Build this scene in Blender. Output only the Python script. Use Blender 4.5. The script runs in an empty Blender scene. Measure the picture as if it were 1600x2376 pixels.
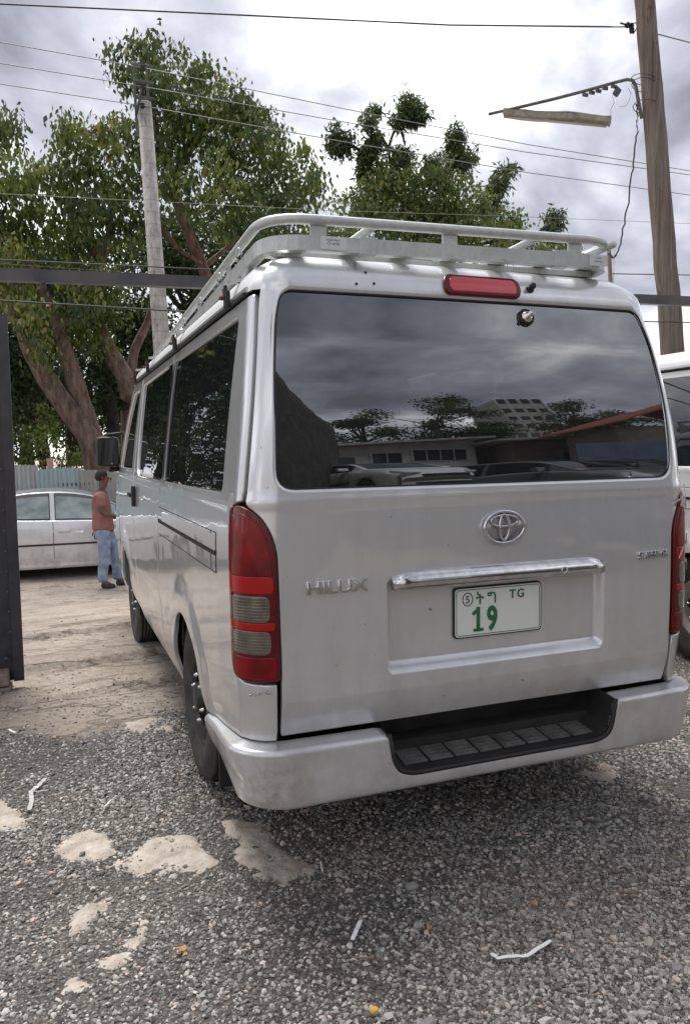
import bpy, bmesh, math, random
import numpy as np
from mathutils import Vector, Matrix, Euler
from mathutils.geometry import delaunay_2d_cdt
random.seed(5); rng = np.random.default_rng(5)
SC = bpy.context.scene
COL = SC.collection
PI = math.pi
# ------------------------------------------------------------------ camera
CP = np.array([-1.3611, -2.1835, 1.3823]); CF = 1803.6357
cam = bpy.data.cameras.new('camera'); camo = bpy.data.objects.new('camera', cam); COL.objects.link(camo)
camo.location = CP; camo.rotation_euler = (1.4924, .0158, -.3665)
cam.sensor_fit = 'HORIZONTAL'; cam.sensor_width = 36; cam.lens = 36*CF/1600
cam.clip_start = .05; cam.clip_end = 3000
SC.camera = camo
# ------------------------------------------------------------------ world: overcast sky, clouds mixed over the physical sky
SUN_EL, SUN_AZ = math.radians(66), math.radians(-8)        # azimuth from +y towards +x
SUN_DIR = (math.cos(SUN_EL)*math.sin(SUN_AZ), math.cos(SUN_EL)*math.cos(SUN_AZ), math.sin(SUN_EL))
W = bpy.data.worlds.new('World'); SC.world = W; W.use_nodes = True
nt = W.node_tree; nt.nodes.clear()
def wn(t, **k):
    n = nt.nodes.new(t)
    for a, b in k.items(): setattr(n, a, b)
    return n
def wl(a, b): nt.links.new(a, b)
def wmath(op, a, b=None, c=None, clamp=False):
    n = wn('ShaderNodeMath', operation=op, use_clamp=clamp)
    for i, v in enumerate((a, b, c)):
        if v is None: continue
        if hasattr(v, 'is_linked'): wl(v, n.inputs[i])
        else: n.inputs[i].default_value = v
    return n.outputs[0]
tc = wn('ShaderNodeTexCoord'); sep = wn('ShaderNodeSeparateXYZ'); wl(tc.outputs['Generated'], sep.inputs[0])
sky = wn('ShaderNodeTexSky', sky_type='NISHITA', sun_disc=False, sun_elevation=SUN_EL, sun_rotation=SUN_AZ, dust_density=2.0)
skys = wn('ShaderNodeVectorMath', operation='SCALE'); wl(sky.outputs[0], skys.inputs[0]); skys.inputs['Scale'].default_value = 1.0
zz = wmath('ADD', wmath('MAXIMUM', sep.outputs[2], 0.0), .50)
cmb = wn('ShaderNodeCombineXYZ')
KZ = wmath('MULTIPLY', wmath('MAXIMUM', wmath('MULTIPLY', sep.outputs[1], -1.0), 0.0), .6); wl(KZ, cmb.inputs[2])
wl(wmath('DIVIDE', sep.outputs[0], zz), cmb.inputs[0]); wl(wmath('DIVIDE', sep.outputs[1], zz), cmb.inputs[1])
mp = wn('ShaderNodeMapping'); wl(cmb.outputs[0], mp.inputs[0]); mp.inputs['Location'].default_value = (9.4, 19.7, 0)
mp.inputs['Scale'].default_value = (1.25, 1.35, 1)
n1 = wn('ShaderNodeTexNoise'); wl(mp.outputs[0], n1.inputs['Vector']); n1.inputs['Scale'].default_value = 1.6; n1.inputs['Detail'].default_value = 9; n1.inputs['Roughness'].default_value = .52; n1.inputs['Distortion'].default_value = .5
n2 = wn('ShaderNodeTexNoise'); wl(mp.outputs[0], n2.inputs['Vector']); n2.inputs['Scale'].default_value = 5.0; n2.inputs['Detail'].default_value = 7; n2.inputs['Roughness'].default_value = .55
# one patch of cloud is brighter, away from the sun lamp's direction
dp = wn('ShaderNodeVectorMath', operation='DOT_PRODUCT'); wl(tc.outputs['Generated'], dp.inputs[0])
BR = Vector((.43, .75, .50)).normalized(); dp.inputs[1].default_value = BR
glow = wmath('POWER', wmath('MAXIMUM', dp.outputs['Value'], 0.0), 22.0)
v = wmath('ADD', wmath('MULTIPLY', n1.outputs[0], .72), wmath('MULTIPLY', n2.outputs[0], .28))
v = wmath('ADD', v, wmath('MULTIPLY', glow, .062))
v = wmath('ADD', wmath('MULTIPLY', wmath('SUBTRACT', v, .5), 1.32), .508)
hz = wmath('POWER', wmath('SUBTRACT', 1.0, wmath('MAXIMUM', sep.outputs[2], 0.0)), 6.0)
v = wmath('ADD', v, wmath('MULTIPLY', hz, .05))
cr = wn('ShaderNodeValToRGB'); wl(v, cr.inputs[0])
els = cr.color_ramp.elements
els[0].position = .36; els[0].color = (.20, .205, .235, 1)
els[1].position = .74; els[1].color = (1.7, 1.69, 1.67, 1)
for p_, c_ in ((.44, (.32, .328, .385, 1)), (.49, (.40, .408, .465, 1)), (.53, (.49, .498, .55, 1)), (.57, (.63, .633, .67, 1)), (.63, (.92, .92, .93, 1))):
    e = els.new(p_); e.color = c_
mx = wn('ShaderNodeMix', data_type='RGBA'); mx.inputs[0].default_value = .95
wl(skys.outputs[0], mx.inputs[6])
sc_ = wn('ShaderNodeVectorMath', operation='SCALE'); wl(cr.outputs[0], sc_.inputs[0]); sc_.inputs['Scale'].default_value = 10.0
wl(sc_.outputs[0], mx.inputs[7])
bg = wn('ShaderNodeBackground'); wl(mx.outputs[2], bg.inputs[0]); bg.inputs[1].default_value = .1
ow = wn('ShaderNodeOutputWorld'); wl(bg.outputs[0], ow.inputs[0])
# ------------------------------------------------------------------ sun behind cloud, exposure
sl = bpy.data.lights.new('sun', 'SUN'); sl.energy = 2.5; sl.angle = math.radians(30); sl.color = (1, .975, .94)
so = bpy.data.objects.new('sun', sl); COL.objects.link(so)
so.rotation_euler = Vector(SUN_DIR).to_track_quat('Z', 'Y').to_euler()
SC.view_settings.view_transform = 'Standard'; SC.view_settings.look = 'None'
SC.view_settings.exposure = 0.78; SC.view_settings.gamma = 1.0; SC.view_settings.use_curve_mapping = False
SC.cycles.use_denoising = True
SC.cycles.max_bounces = 8; SC.cycles.transparent_max_bounces = 12
# ------------------------------------------------------------------ helpers
def at(px, py, Y=None, X=None, Z=None):
    """point seen at a pixel of the 1568 px wide photo, on a plane of given y, x or z (used to measure positions)"""
    s = 1600/1568
    r = camo.rotation_euler.to_matrix() @ Vector(((px*s-800)/CF, -(py*s-1188)/CF, -1))
    if Y is not None: k = (Y-CP[1])/r[1]
    elif X is not None: k = (X-CP[0])/r[0]
    else: k = (Z-CP[2])/r[2]
    return Vector(CP)+r*k
def tag(o, label=None, cat=None, group=None, kind=None):
    if label: o['label'] = label
    if cat: o['category'] = cat
    if group: o['group'] = group
    if kind: o['kind'] = kind
    return o
def empty(name, loc=(0, 0, 0), rz=0, label=None, cat=None, group=None):
    o = bpy.data.objects.new(name, None); COL.objects.link(o); o.location = loc; o.rotation_euler = (0, 0, rz)
    o.empty_display_size = .1
    return tag(o, label, cat, group)
def link(name, me, mat=None, parent=None):
    o = bpy.data.objects.new(name, me); COL.objects.link(o)
    if mat is not None:
        me.materials.clear()
        for m in (mat if isinstance(mat, (list, tuple)) else [mat]): me.materials.append(m)
    if parent: o.parent = parent
    return o
def mesh(name, vs, fs, mat=None, parent=None, smooth=False, normals=None):
    me = bpy.data.meshes.new(name); me.from_pydata([tuple(v) for v in vs], [], fs); me.update()
    if smooth: me.polygons.foreach_set('use_smooth', [True]*len(me.polygons))
    if normals is not None: me.normals_split_custom_set_from_vertices([tuple(n) for n in normals])
    return link(name, me, mat, parent)
class MB:
    def __init__(s): s.v = []; s.f = []; s.sm = []
    def add(s, vs, fs, smooth=False):
        b = len(s.v); s.v += [tuple(v) for v in vs]; s.f += [tuple(i+b for i in f) for f in fs]; s.sm += [smooth]*len(fs); return s
    def box(s, c, size, R=None, bev=0.):
        bm = bmesh.new(); bmesh.ops.create_cube(bm, size=1)
        for v in bm.verts: v.co = Vector((v.co.x*size[0], v.co.y*size[1], v.co.z*size[2]))
        if bev > 0: bmesh.ops.bevel(bm, geom=bm.edges[:], offset=bev, segments=2, affect='EDGES', profile=.6)
        M = (R if R is not None else Matrix.Identity(3))
        s.add([Vector(c)+M@v.co for v in bm.verts], [[v.index for v in f.verts] for f in bm.faces]) if bm.verts.index_update() is None else 0
        bm.free(); return s
    def tube(s, pts, r, n=8, closed=False, caps=True, sq=None):
        """swept tube; r number or list; sq=(w,h) sweeps a rectangular section instead"""
        P = [Vector(p) for p in pts]; N = len(P); rings = []
        up = Vector((0, 0, 1))
        for i in range(N):
            a = P[(i-1) % N] if (closed or i > 0) else P[i]; b = P[(i+1) % N] if (closed or i < N-1) else P[i]
            d = (b-a); d = d.normalized() if d.length > 1e-9 else Vector((0, 1, 0))
            x = d.cross(up)
            if x.length < .05: x = d.cross(Vector((0, 1, 0))) if i == 0 else (px - d*px.dot(d))
            x.normalize(); px = x; y = x.cross(d).normalized()
            rr = r[i] if isinstance(r, (list, tuple)) else r
            if sq: ring = [P[i]+x*sx*sq[0]/2+y*sy*sq[1]/2 for sx, sy in ((-1, -1), (1, -1), (1, 1), (-1, 1))]
            else: ring = [P[i]+x*math.cos(2*PI*k/n)*rr+y*math.sin(2*PI*k/n)*rr for k in range(n)]
            rings.append(ring)
        m = 4 if sq else n; vs = [v for r_ in rings for v in r_]; fs = []
        for i in range(N if closed else N-1):
            j = (i+1) % N
            for k in range(m): fs.append((i*m+k, i*m+(k+1) % m, j*m+(k+1) % m, j*m+k))
        if caps and not closed: fs.append(tuple(range(m))[::-1]); fs.append(tuple((N-1)*m+k for k in range(m)))
        s.add(vs, fs, not sq); return s
    def lathe(s, prof, c=(0, 0, 0), ax='x', n=40, smooth=True, a0=0, a1=2*PI):
        """prof: list of (radius, axial)"""
        full = abs(a1-a0-2*PI) < 1e-6; m = n if full else n+1; vs = []; fs = []
        for (r, a) in prof:
            for k in range(m):
                t = a0+(a1-a0)*k/n; p = (a, r*math.cos(t), r*math.sin(t))
                if ax == 'z': p = (p[1], p[2], p[0])
                if ax == 'y': p = (p[2], p[0], p[1])
                vs.append((p[0]+c[0], p[1]+c[1], p[2]+c[2]))
        for i in range(len(prof)-1):
            for k in range(n if full else n):
                k2 = (k+1) % m
                fs.append((i*m+k, i*m+k2, (i+1)*m+k2, (i+1)*m+k))
        s.add(vs, fs, smooth); return s
    def prism(s, poly, o, ux, uy, un, h, smooth=False):
        """extrude 2-D polygon from o by +h along un"""
        o, ux, uy, un = map(Vector, (o, ux, uy, un)); n = len(poly)
        a = [o+ux*p[0]+uy*p[1] for p in poly]; b = [q+un*h for q in a]
        s.add(a+b, [tuple(range(n))[::-1], tuple(range(n, 2*n))]+[(i, (i+1) % n, n+(i+1) % n, n+i) for i in range(n)], smooth); return s
    def build(s, name, mat=None, parent=None):
        me = bpy.data.meshes.new(name); me.from_pydata(s.v, [], s.f); me.update()
        me.polygons.foreach_set('use_smooth', s.sm); 
        return link(name, me, mat, parent)
def copy_tree(o, parent=None):
    c = o.copy(); COL.objects.link(c)
    if parent: c.parent = parent
    for ch in [x for x in o.children]: copy_tree(ch, c)
    return c
def lerp(a, b, t): return a+(b-a)*t
def smooth01(t): t = min(1., max(0., t)); return t*t*(3-2*t)
def text_mesh(name, body, size, depth, mat, parent, M, bevel=0., shear=0., align='LEFT', sx=1., spacing=1.):
    cu = bpy.data.curves.new(name, 'FONT'); cu.body = body; cu.size = size; cu.extrude = depth; cu.bevel_depth = bevel
    cu.shear = shear; cu.align_x = align; cu.space_character = spacing; cu.bevel_resolution = 1
    o = bpy.data.objects.new(name, cu); COL.objects.link(o)
    bpy.context.view_layer.update()
    me = bpy.data.meshes.new_from_object(o.evaluated_get(bpy.context.evaluated_depsgraph_get()))
    bpy.data.objects.remove(o); bpy.data.curves.remove(cu)
    me.transform(Matrix.Diagonal((sx, 1, 1, 1))); me.transform(M)
    return link(name, me, mat, parent)
# ------------------------------------------------------------------ materials
MATS = {}
def pmat(name, color=(.5, .5, .5), rough=.5, metal=0., coat=0., coat_rough=.03, ior=1.5, spec=.5, emis=None, trans=0.):
    if name in MATS: return MATS[name]
    m = bpy.data.materials.new(name); m.use_nodes = True; b = m.node_tree.nodes['Principled BSDF']
    b.inputs['Base Color'].default_value = (*color, 1); b.inputs['Roughness'].default_value = rough; b.inputs['Metallic'].default_value = metal
    b.inputs['Coat Weight'].default_value = coat; b.inputs['Coat Roughness'].default_value = coat_rough; b.inputs['IOR'].default_value = ior
    b.inputs['Specular IOR Level'].default_value = spec; b.inputs['Transmission Weight'].default_value = trans
    MATS[name] = m; return m
class G:
    """small node-graph writer for a material"""
    def __init__(s, m): s.m = m; s.t = m.node_tree; s.b = s.t.nodes.get('Principled BSDF')
    def n(s, t, ins=None, **k):
        x = s.t.nodes.new(t)
        for a, b in k.items(): setattr(x, a, b)
        for a, b in (ins or {}).items():
            if hasattr(b, 'is_linked'): s.t.links.new(b, x.inputs[a])
            else: x.inputs[a].default_value = b
        return x
    def l(s, a, b): s.t.links.new(a, b)
    def co(s): return s.n('ShaderNodeTexCoord').outputs['Object']
    def noise(s, scale, detail=4, rough=.5, vec=None, dist=0., sc=None):
        v = vec or s.co()
        if sc: v = s.n('ShaderNodeMapping', {0: v, 'Scale': sc}).outputs[0]
        return s.n('ShaderNodeTexNoise', {'Vector': v, 'Scale': scale, 'Detail': detail, 'Roughness': rough, 'Distortion': dist}).outputs[0]
    def ramp(s, f, stops, interp='LINEAR'):
        r = s.n('ShaderNodeValToRGB', {0: f}); r.color_ramp.interpolation = interp; e = r.color_ramp.elements
        e[0].position, e[1].position = stops[0][0], stops[-1][0]
        cc = lambda c: (*c, 1) if isinstance(c, (tuple, list)) else (c, c, c, 1)
        e[0].color = cc(stops[0][1]); e[1].color = cc(stops[-1][1])
        for p, c in stops[1:-1]: x = e.new(p); x.color = cc(c)
        return r.outputs[0]
    def mix(s, f, a, b, mode='MIX'):
        x = s.n('ShaderNodeMix', data_type='RGBA', blend_type=mode)
        for i, v in ((0, f), (6, a), (7, b)):
            if hasattr(v, 'is_linked'): s.l(v, x.inputs[i])
            elif i == 0: x.inputs[0].default_value = v
            else: x.inputs[i].default_value = (*v, 1) if len(v) == 3 else v
        return x.outputs[2]
    def math(s, op, a, b=None, c=None):
        ins = {0: a}
        if b is not None: ins[1] = b
        if c is not None: ins[2] = c
        return s.n('ShaderNodeMath', ins, operation=op).outputs[0]
    def bump(s, h, strength=.3, dist=.01, prev=None):
        ins = {'Height': h, 'Strength': strength, 'Distance': dist}
        if prev is not None: ins['Normal'] = prev
        return s.n('ShaderNodeBump', ins).outputs[0]
    def xyz(s, vec=None): return s.n('ShaderNodeSeparateXYZ', {0: vec or s.co()}).outputs
def std(name, c1, c2, scale, rough=.8, bump=.3, bdist=.01, detail=6, sc=None, c3=None, metal=0., **k):
    """two or three colour noise material with bump"""
    if name in MATS: return MATS[name]
    m = pmat(name, c1, rough, metal, **k); g = G(m)
    f = g.noise(scale, detail, .6, sc=sc)
    st = [(.32, c1), (.68, c2)] if c3 is None else [(.3, c1), (.5, c2), (.72, c3)]
    g.l(g.ramp(f, st), g.b.inputs['Base Color'])
    if bump: g.l(g.bump(g.noise(scale*3, 5, .65, sc=sc), bump, bdist), g.b.inputs['Normal'])
    return m
def paint(name, base, metal=.55, rough=.34, dirt=(.20, .175, .14)):
    m = pmat(name, base, rough, metal, coat=.9, coat_rough=.035); g = G(m)
    pos = g.n('ShaderNodeNewGeometry').outputs['Position']; z = g.xyz(g.co())[2]
    # road dust low on the panels, faint water marks, small chips
    low = g.n('ShaderNodeMapRange', {'Value': z, 'From Min': .95, 'From Max': .28, 'To Min': 0., 'To Max': 1.}).outputs[0]
    d = g.math('MULTIPLY', low, g.ramp(g.noise(5, 6, .65), [(.38, 0.), (.72, .55)]))
    st = g.ramp(g.noise(3, 6, .65, sc=(5, 5, .8)), [(.42, 0.), (.75, .14)])
    d = g.math('ADD', d, st)
    sm_ = g.n('ShaderNodeVectorMath', {0: g.co(), 1: (-.80, -.02, .37)}, operation='DISTANCE').outputs['Value'] if name == 'silver_paint' else None
    if sm_ is not None: d = g.math('ADD', d, g.math('MULTIPLY', g.ramp(sm_, [(.0, .45), (.16, 0.)]), g.ramp(g.noise(22, 5, .7), [(.45, 0.), (.62, 1.)])))
    chips = g.ramp(g.noise(42, 3, .5), [(.735, 0.), (.75, 1.)])
    c = g.mix(d, base, dirt); c = g.mix(g.math('MULTIPLY', chips, .6), c, (.08, .075, .07))
    g.l(c, g.b.inputs['Base Color'])
    g.l(g.math('ADD', rough, g.math('MULTIPLY', d, .45)), g.b.inputs['Roughness'])
    g.l(g.math('SUBTRACT', .9, g.math('MULTIPLY', d, 1.1)), g.b.inputs['Coat Weight'])
    g.l(g.math('ADD', .01, g.math('MULTIPLY', g.noise(7, 4, .6), .05)), g.b.inputs['Coat Roughness']); g.b.inputs['Coat IOR'].default_value = 1.75
    fl = g.noise(900, 1, .5); w = g.noise(1.9, 2, .5)
    nb = g.bump(w, .6, .014); nb = g.bump(g.noise(7, 2, .5), .10, .005, nb)
    g.l(nb, g.b.inputs['Coat Normal']); g.l(g.bump(fl, .02, .001, nb), g.b.inputs['Normal'])
    return m
SILVER = paint('silver_paint', (.69, .698, .705), rough=.28)
ROOFP = paint('weathered_roof_paint', (.70, .70, .69), metal=.25, rough=.5)
ROOFP.node_tree.nodes['Principled BSDF'].inputs['Coat Weight'].default_value = .1
for l_ in list(ROOFP.node_tree.nodes['Principled BSDF'].inputs['Coat Weight'].links): ROOFP.node_tree.links.remove(l_)
WHITEP = paint('white_paint', (.78, .78, .77), metal=0., rough=.4)
PALE = paint('pale_silver_paint', (.66, .665, .68), metal=.35, rough=.35)
GREYP = paint('grey_paint', (.14, .145, .15), metal=.5)
DARKP = paint('dark_paint', (.05, .052, .058), metal=.4)
def glass_tint(name, trans, tint=(.5, .55, .53), f0ior=1.9, rough=.0, wav=.0):
    m = bpy.data.materials.new(name); m.use_nodes = True; t = m.node_tree; t.nodes.clear(); g = G(m)
    fr = g.n('ShaderNodeFresnel', {'IOR': f0ior})
    gl = g.n('ShaderNodeBsdfGlossy', {'Color': (.95, .96, 1, 1), 'Roughness': rough})
    tr = g.n('ShaderNodeBsdfTransparent', {'Color': tuple(trans*c/max(tint) for c in tint)+(1,)})
    df = g.n('ShaderNodeBsdfDiffuse', {'Color': (.012, .013, .014, 1)})
    a = g.n('ShaderNodeAddShader', {0: tr.outputs[0], 1: df.outputs[0]})
    mx = g.n('ShaderNodeMixShader', {0: fr.outputs[0], 1: a.outputs[0], 2: gl.outputs[0]})
    if wav:
        nb = g.bump(g.noise(1.7, 2, .4), wav, .012)
        g.l(nb, fr.inputs['Normal']); g.l(nb, gl.inputs['Normal'])
    o = g.n('ShaderNodeOutputMaterial'); g.l(mx.outputs[0], o.inputs[0]); MATS[name] = m
    return m
GL_REAR = glass_tint('rear_tinted_glass', .07, f0ior=2.7, wav=.08)
GL_SIDE = glass_tint('side_tinted_glass', .04, f0ior=1.75, wav=.3)
GL_LIGHT = glass_tint('light_tinted_glass', .85, (.75, .95, .85), 1.5)
GL_SEDAN = glass_tint('sedan_glass', .45, (.8, .95, .9), 1.55)
BLACKPL = std('black_plastic', (.014, .014, .015), (.028, .027, .026), 14, rough=.55, spec=.35, bump=.15, bdist=.002)
STEPPL = std('step_plastic', (.014, .014, .015), (.032, .031, .03), 9, rough=.55, bump=.25, bdist=.002, spec=.3)
SEAL = pmat('rubber_seal', (.012, .012, .012), .55)
SEAMM = pmat('dark_gap', (.01, .01, .01), .8)
RUBBER = std('tyre_rubber', (.018, .018, .018), (.06, .055, .05), 12, rough=.8, bump=.3, bdist=.003)
CHROME = std('chrome_trim', (.74, .74, .74), (.50, .49, .48), 26, rough=.12, bump=.08, bdist=.001, metal=1.)
BADGE = pmat('badge_chrome', (.62, .62, .63), .16, 1.)
STEEL = std('dark_wheel_steel', (.02, .02, .022), (.07, .065, .06), 18, rough=.45, bump=.1, metal=.5)
def mk_rack():
    m = pmat('rack_grey_paint', (.52, .54, .53), .42, .25, coat=.2); g = G(m)
    rust = g.ramp(g.noise(9, 8, .7), [(.66, 0.), (.72, 1.)]); gr = g.noise(30, 5, .7)
    c = g.mix(g.ramp(gr, [(.35, 0.), (.7, .7)]), (.56, .58, .57), (.38, .39, .37))
    scuff = g.ramp(g.noise(16, 6, .75, sc=(1, 1, 3)), [(.62, 0.), (.70, .7)])
    c = g.mix(scuff, c, (.20, .20, .18)); c = g.mix(rust, c, (.24, .085, .03))
    g.l(c, g.b.inputs['Base Color']); g.l(g.bump(gr, .3, .003), g.b.inputs['Normal'])
    g.l(g.math('ADD', .4, g.math('MULTIPLY', rust, .4)), g.b.inputs['Roughness'])
    return m
RACK = mk_rack()
RUST = std('rusty_steel', (.10, .04, .02), (.30, .13, .05), 40, rough=.85, bump=.5, bdist=.003)
def mk_red():
    m = pmat('red_lamp_plastic', (.20, .003, .005), .3, 0., coat=.45, ior=1.4, spec=.25); g = G(m)
    z = g.xyz(g.co())[2]
    li = g.math('SINE', g.math('MULTIPLY', z, 900.)); n = g.noise(14, 3, .5)
    c = g.mix(g.ramp(n, [(.35, 0.), (.7, 1.)]), (.12, .0005, .002), (.26, .0015, .003))
    g.l(c, g.b.inputs['Base Color']); g.l(g.bump(li, .05, .001), g.b.inputs['Normal'])
    g.b.inputs['Subsurface Weight'].default_value = .25; g.b.inputs['Subsurface Radius'].default_value = (.03, .003, .003)
    return m
REDL = mk_red()
DREDL = pmat('dark_red_lamp_plastic', (.10, .0006, .002), .3, coat=.45, spec=.25)
BREDL = pmat('bright_red_reflector', (.36, .003, .003), .3, coat=.45, spec=.25)
def mk_clear():
    m = pmat('smoked_lens', (.17, .155, .125), .15, .2, coat=1.); g = G(m)
    x, y, z = g.xyz(g.co())
    li = g.math('SINE', g.math('MULTIPLY', z, 700.)); n = g.noise(22, 3, .5)
    c = g.mix(g.ramp(n, [(.3, 0.), (.75, 1.)]), (.075, .062, .048), (.17, .145, .11)); c = g.mix(g.ramp(li, [(.5, 0.), (.95, .22)]), c, (.05, .05, .04))
    g.l(c, g.b.inputs['Base Color']); g.l(g.bump(li, .25, .001), g.b.inputs['Normal'])
    return m
CLEARL = mk_clear()
SEATM = std('dark_seat_fabric', (.02, .02, .022), (.05, .048, .05), 20, rough=.9)
LINER = pmat('interior_lining', (.05, .05, .05), .9)
UNDER = std('underbody', (.012, .012, .012), (.04, .035, .03), 6, rough=.9)
PLATEM = pmat('plate_white', (.72, .74, .70), .4); PLATEG = pmat('plate_green', (.015, .14, .05), .5); PLATEK = pmat('plate_dark_print', (.02, .05, .03), .5)
# ------------------------------------------------------------------ the van's skin as a smooth surface: t runs round the plan outline from the middle of the back, v is height
WZ=[(.28,.79),(.45,.828),(.62,.842),(.9,.8475),(1.1,.8475),(1.28,.833),(1.55,.800),(1.84,.757),(1.90,.747),(2.2,.70)]
RZ=[(.28,.02),(.50,.012),(.60,.0),(1.25,0),(1.36,.003),(1.5,.017),(1.7,.060),(1.88,.114),(2.2,.19)]
FZ=[(.28,4.60),(.5,4.66),(.9,4.64),(1.1,4.52),(1.3,4.36),(1.88,3.80),(2.2,3.5)]
def itp(T_, z):
    n=len(T_)
    if z<=T_[0][0]: return T_[0][1]
    if z>=T_[-1][0]: return T_[-1][1]
    for i in range(n-1):
        if z<=T_[i+1][0]: break
    x0,y0=T_[i];x1,y1=T_[i+1]; h=x1-x0; d=(y1-y0)/h
    dm=(y0-T_[i-1][1])/(x0-T_[i-1][0]) if i>0 else d
    dp_=(T_[i+2][1]-y1)/(T_[i+2][0]-x1) if i<n-2 else d
    m0=(d+dm)/2;m1=(d+dp_)/2; t=(z-x0)/h
    return y0*(2*t**3-3*t*t+1)+m0*h*(t**3-2*t*t+t)+y1*(-2*t**3+3*t*t)+m1*h*(t**3-t*t)
ZR=1.88; RC=.11; RF=.28; VTOP=2.01
def FG(t,v,off=0.):
    z,w,r,yf=prof(v); return (t, r+.008*(t/(w-RC))**2-off, z)
_pc={}
def prof(v):
    k=round(v,5)
    if k in _pc: return _pc[k]
    if v<=ZR: z=v; ins=0.
    else:
        ph=min((v-ZR)/.13,1)*PI/2; z=ZR+.125*math.sin(ph); ins=.13*(1-math.cos(ph))
    zz_=min(v,ZR)
    r=(z,itp(WZ,zz_)-ins,itp(RZ,zz_)+ins,itp(FZ,zz_)-ins*1.6)
    _pc[k]=r; return r
def F0(t,v,off=0.):
    z,w,r,yf=prof(v); s=-1 if t<0 else 1; a=abs(t); fl=w-RC; arc=RC*PI/2
    zo=z
    if v>ZR: zo=z+off*min(1,(v-ZR)/.13)
    if a<=fl: return (t, r+.008*(a/fl)**2-off, zo)
    e=a-fl; r=r+.008
    if e<=arc:
        th=e/RC; return (s*(fl+(RC+off)*math.sin(th)), r+RC-(RC+off)*math.cos(th), zo)
    y=r+RC+(e-arc)
    if y<=yf-RF: return (s*(w+off),y,zo)
    e2=y-(yf-RF); arc2=RF*PI/2
    if e2<=arc2:
        th=e2/RF; return (s*(w-RF+(RF+off)*math.cos(th)), yf-RF+(RF+off)*math.sin(th), zo)
    return (s*max(0,(w-RF)-(e2-arc2)), yf+off, zo)
def T(y,v,s=-1):
    z,w,r,yf=prof(v); return s*((w-RC)+RC*PI/2+(y-r-.008-RC))
def sideY(t,v):
    z,w,r,yf=prof(v); return abs(t)-(w-RC)-RC*PI/2+r+.008+RC
WY=(1.075,3.645); WZc=.345; WR=.335
# relief pressed into the panels
def Dside(t,v):
    y=sideY(t,v); o=0.
    for wy in WY:                                   # wheel arch flare
        d=math.hypot(y-wy,v-WZc)
        o+=.014*smooth01((.53-d)/.12)*smooth01((v-.28)/.2)
    o+=.006*math.exp(-((v-1.235)/.016)**2)*(y>.2)  # swage under the glass
    o-=.004*math.exp(-((v-.60)/.05)**2)
    return o
def Dback(t,v):
    o=0.
    # pressed recess round the number plate
    sx=smooth01((.415-abs(t-.022))/.024); sz=smooth01((v-.676)/.042)*smooth01((.985-v)/.02)
    o-=.034*sx*sz
    if v<.632: o-=(.632-v)*.16
    o+=.004*math.exp(-((v-1.235)/.02)**2)
    return o
def inside(p, poly):
    x,y=p; c=False; n=len(poly); j=n-1
    for i in range(n):
        xi,yi=poly[i]; xj,yj=poly[j]
        if (yi>y)!=(yj>y) and x<(xj-xi)*(y-yi)/(yj-yi)+xi: c=not c
        j=i
    return c
def inside_np(P, poly):
    x=P[:,0];y=P[:,1];c=np.zeros(len(P),bool);n=len(poly);j=n-1
    for i in range(n):
        xi,yi=poly[i];xj,yj=poly[j]
        if yi!=yj:
            m=((yi>y)!=(yj>y))&(x<(xj-xi)*(y-yi)/(yj-yi)+xi); c^=m
        j=i
    return c
def round_poly(pts, r, n=5):
    """round polygon corners; r number or list per corner (0 = sharp)"""
    out=[]; N=len(pts)
    for i in range(N):
        a=np.array(pts[i-1][:2],float);b=np.array(pts[i][:2],float);c=np.array(pts[(i+1)%N][:2],float)
        ri=r[i] if isinstance(r,(list,tuple)) else r
        la=np.linalg.norm(a-b);lc=np.linalg.norm(c-b); k=min(ri,la*.48,lc*.48)
        if k<1e-4: out.append(tuple(b)); continue
        p=b+(a-b)/la*k;q=b+(c-b)/lc*k
        for j in range(n+1):
            t=j/n; out.append(tuple((1-t)**2*p+2*t*(1-t)*b+t*t*q))
    return out
def resample(poly, h):
    out=[];n=len(poly)
    for i in range(n):
        a=poly[i];b=poly[(i+1)%n];d=math.hypot(b[0]-a[0],b[1]-a[1]); 
        if d<1e-6: continue
        m=max(1,int(math.ceil(d/h)))
        for k in range(m): out.append((a[0]+(b[0]-a[0])*k/m,a[1]+(b[1]-a[1])*k/m))
    return out
def shrink(poly, d):
    """move the polygon's edge inwards by d (d<0 outwards)"""
    n=len(poly); A=sum(poly[i][0]*poly[(i+1)%n][1]-poly[(i+1)%n][0]*poly[i][1] for i in range(n)); s=1 if A>0 else -1; out=[]
    for i in range(n):
        a=np.array(poly[i-1]);b=np.array(poly[i]);c=np.array(poly[(i+1)%n])
        e1=b-a;e2=c-b; e1/=max(1e-9,np.linalg.norm(e1)); e2/=max(1e-9,np.linalg.norm(e2))
        n1=np.array((-e1[1],e1[0]))*s;n2=np.array((-e2[1],e2[0]))*s; m=n1+n2; L=np.linalg.norm(m)
        m=m/L if L>1e-6 else n1; k=d/max(.5,m.dot(n1)); out.append(tuple(b+m*k))
    return out
def surf_normal(Fn,t,v,e=2e-3):
    A=np.array(Fn(t+e,v))-np.array(Fn(t-e,v));B=np.array(Fn(t,v+e))-np.array(Fn(t,v-e))
    n=np.cross(A,B); L=np.linalg.norm(n); return n/L if L>1e-12 else np.array((0,0,1.))
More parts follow.
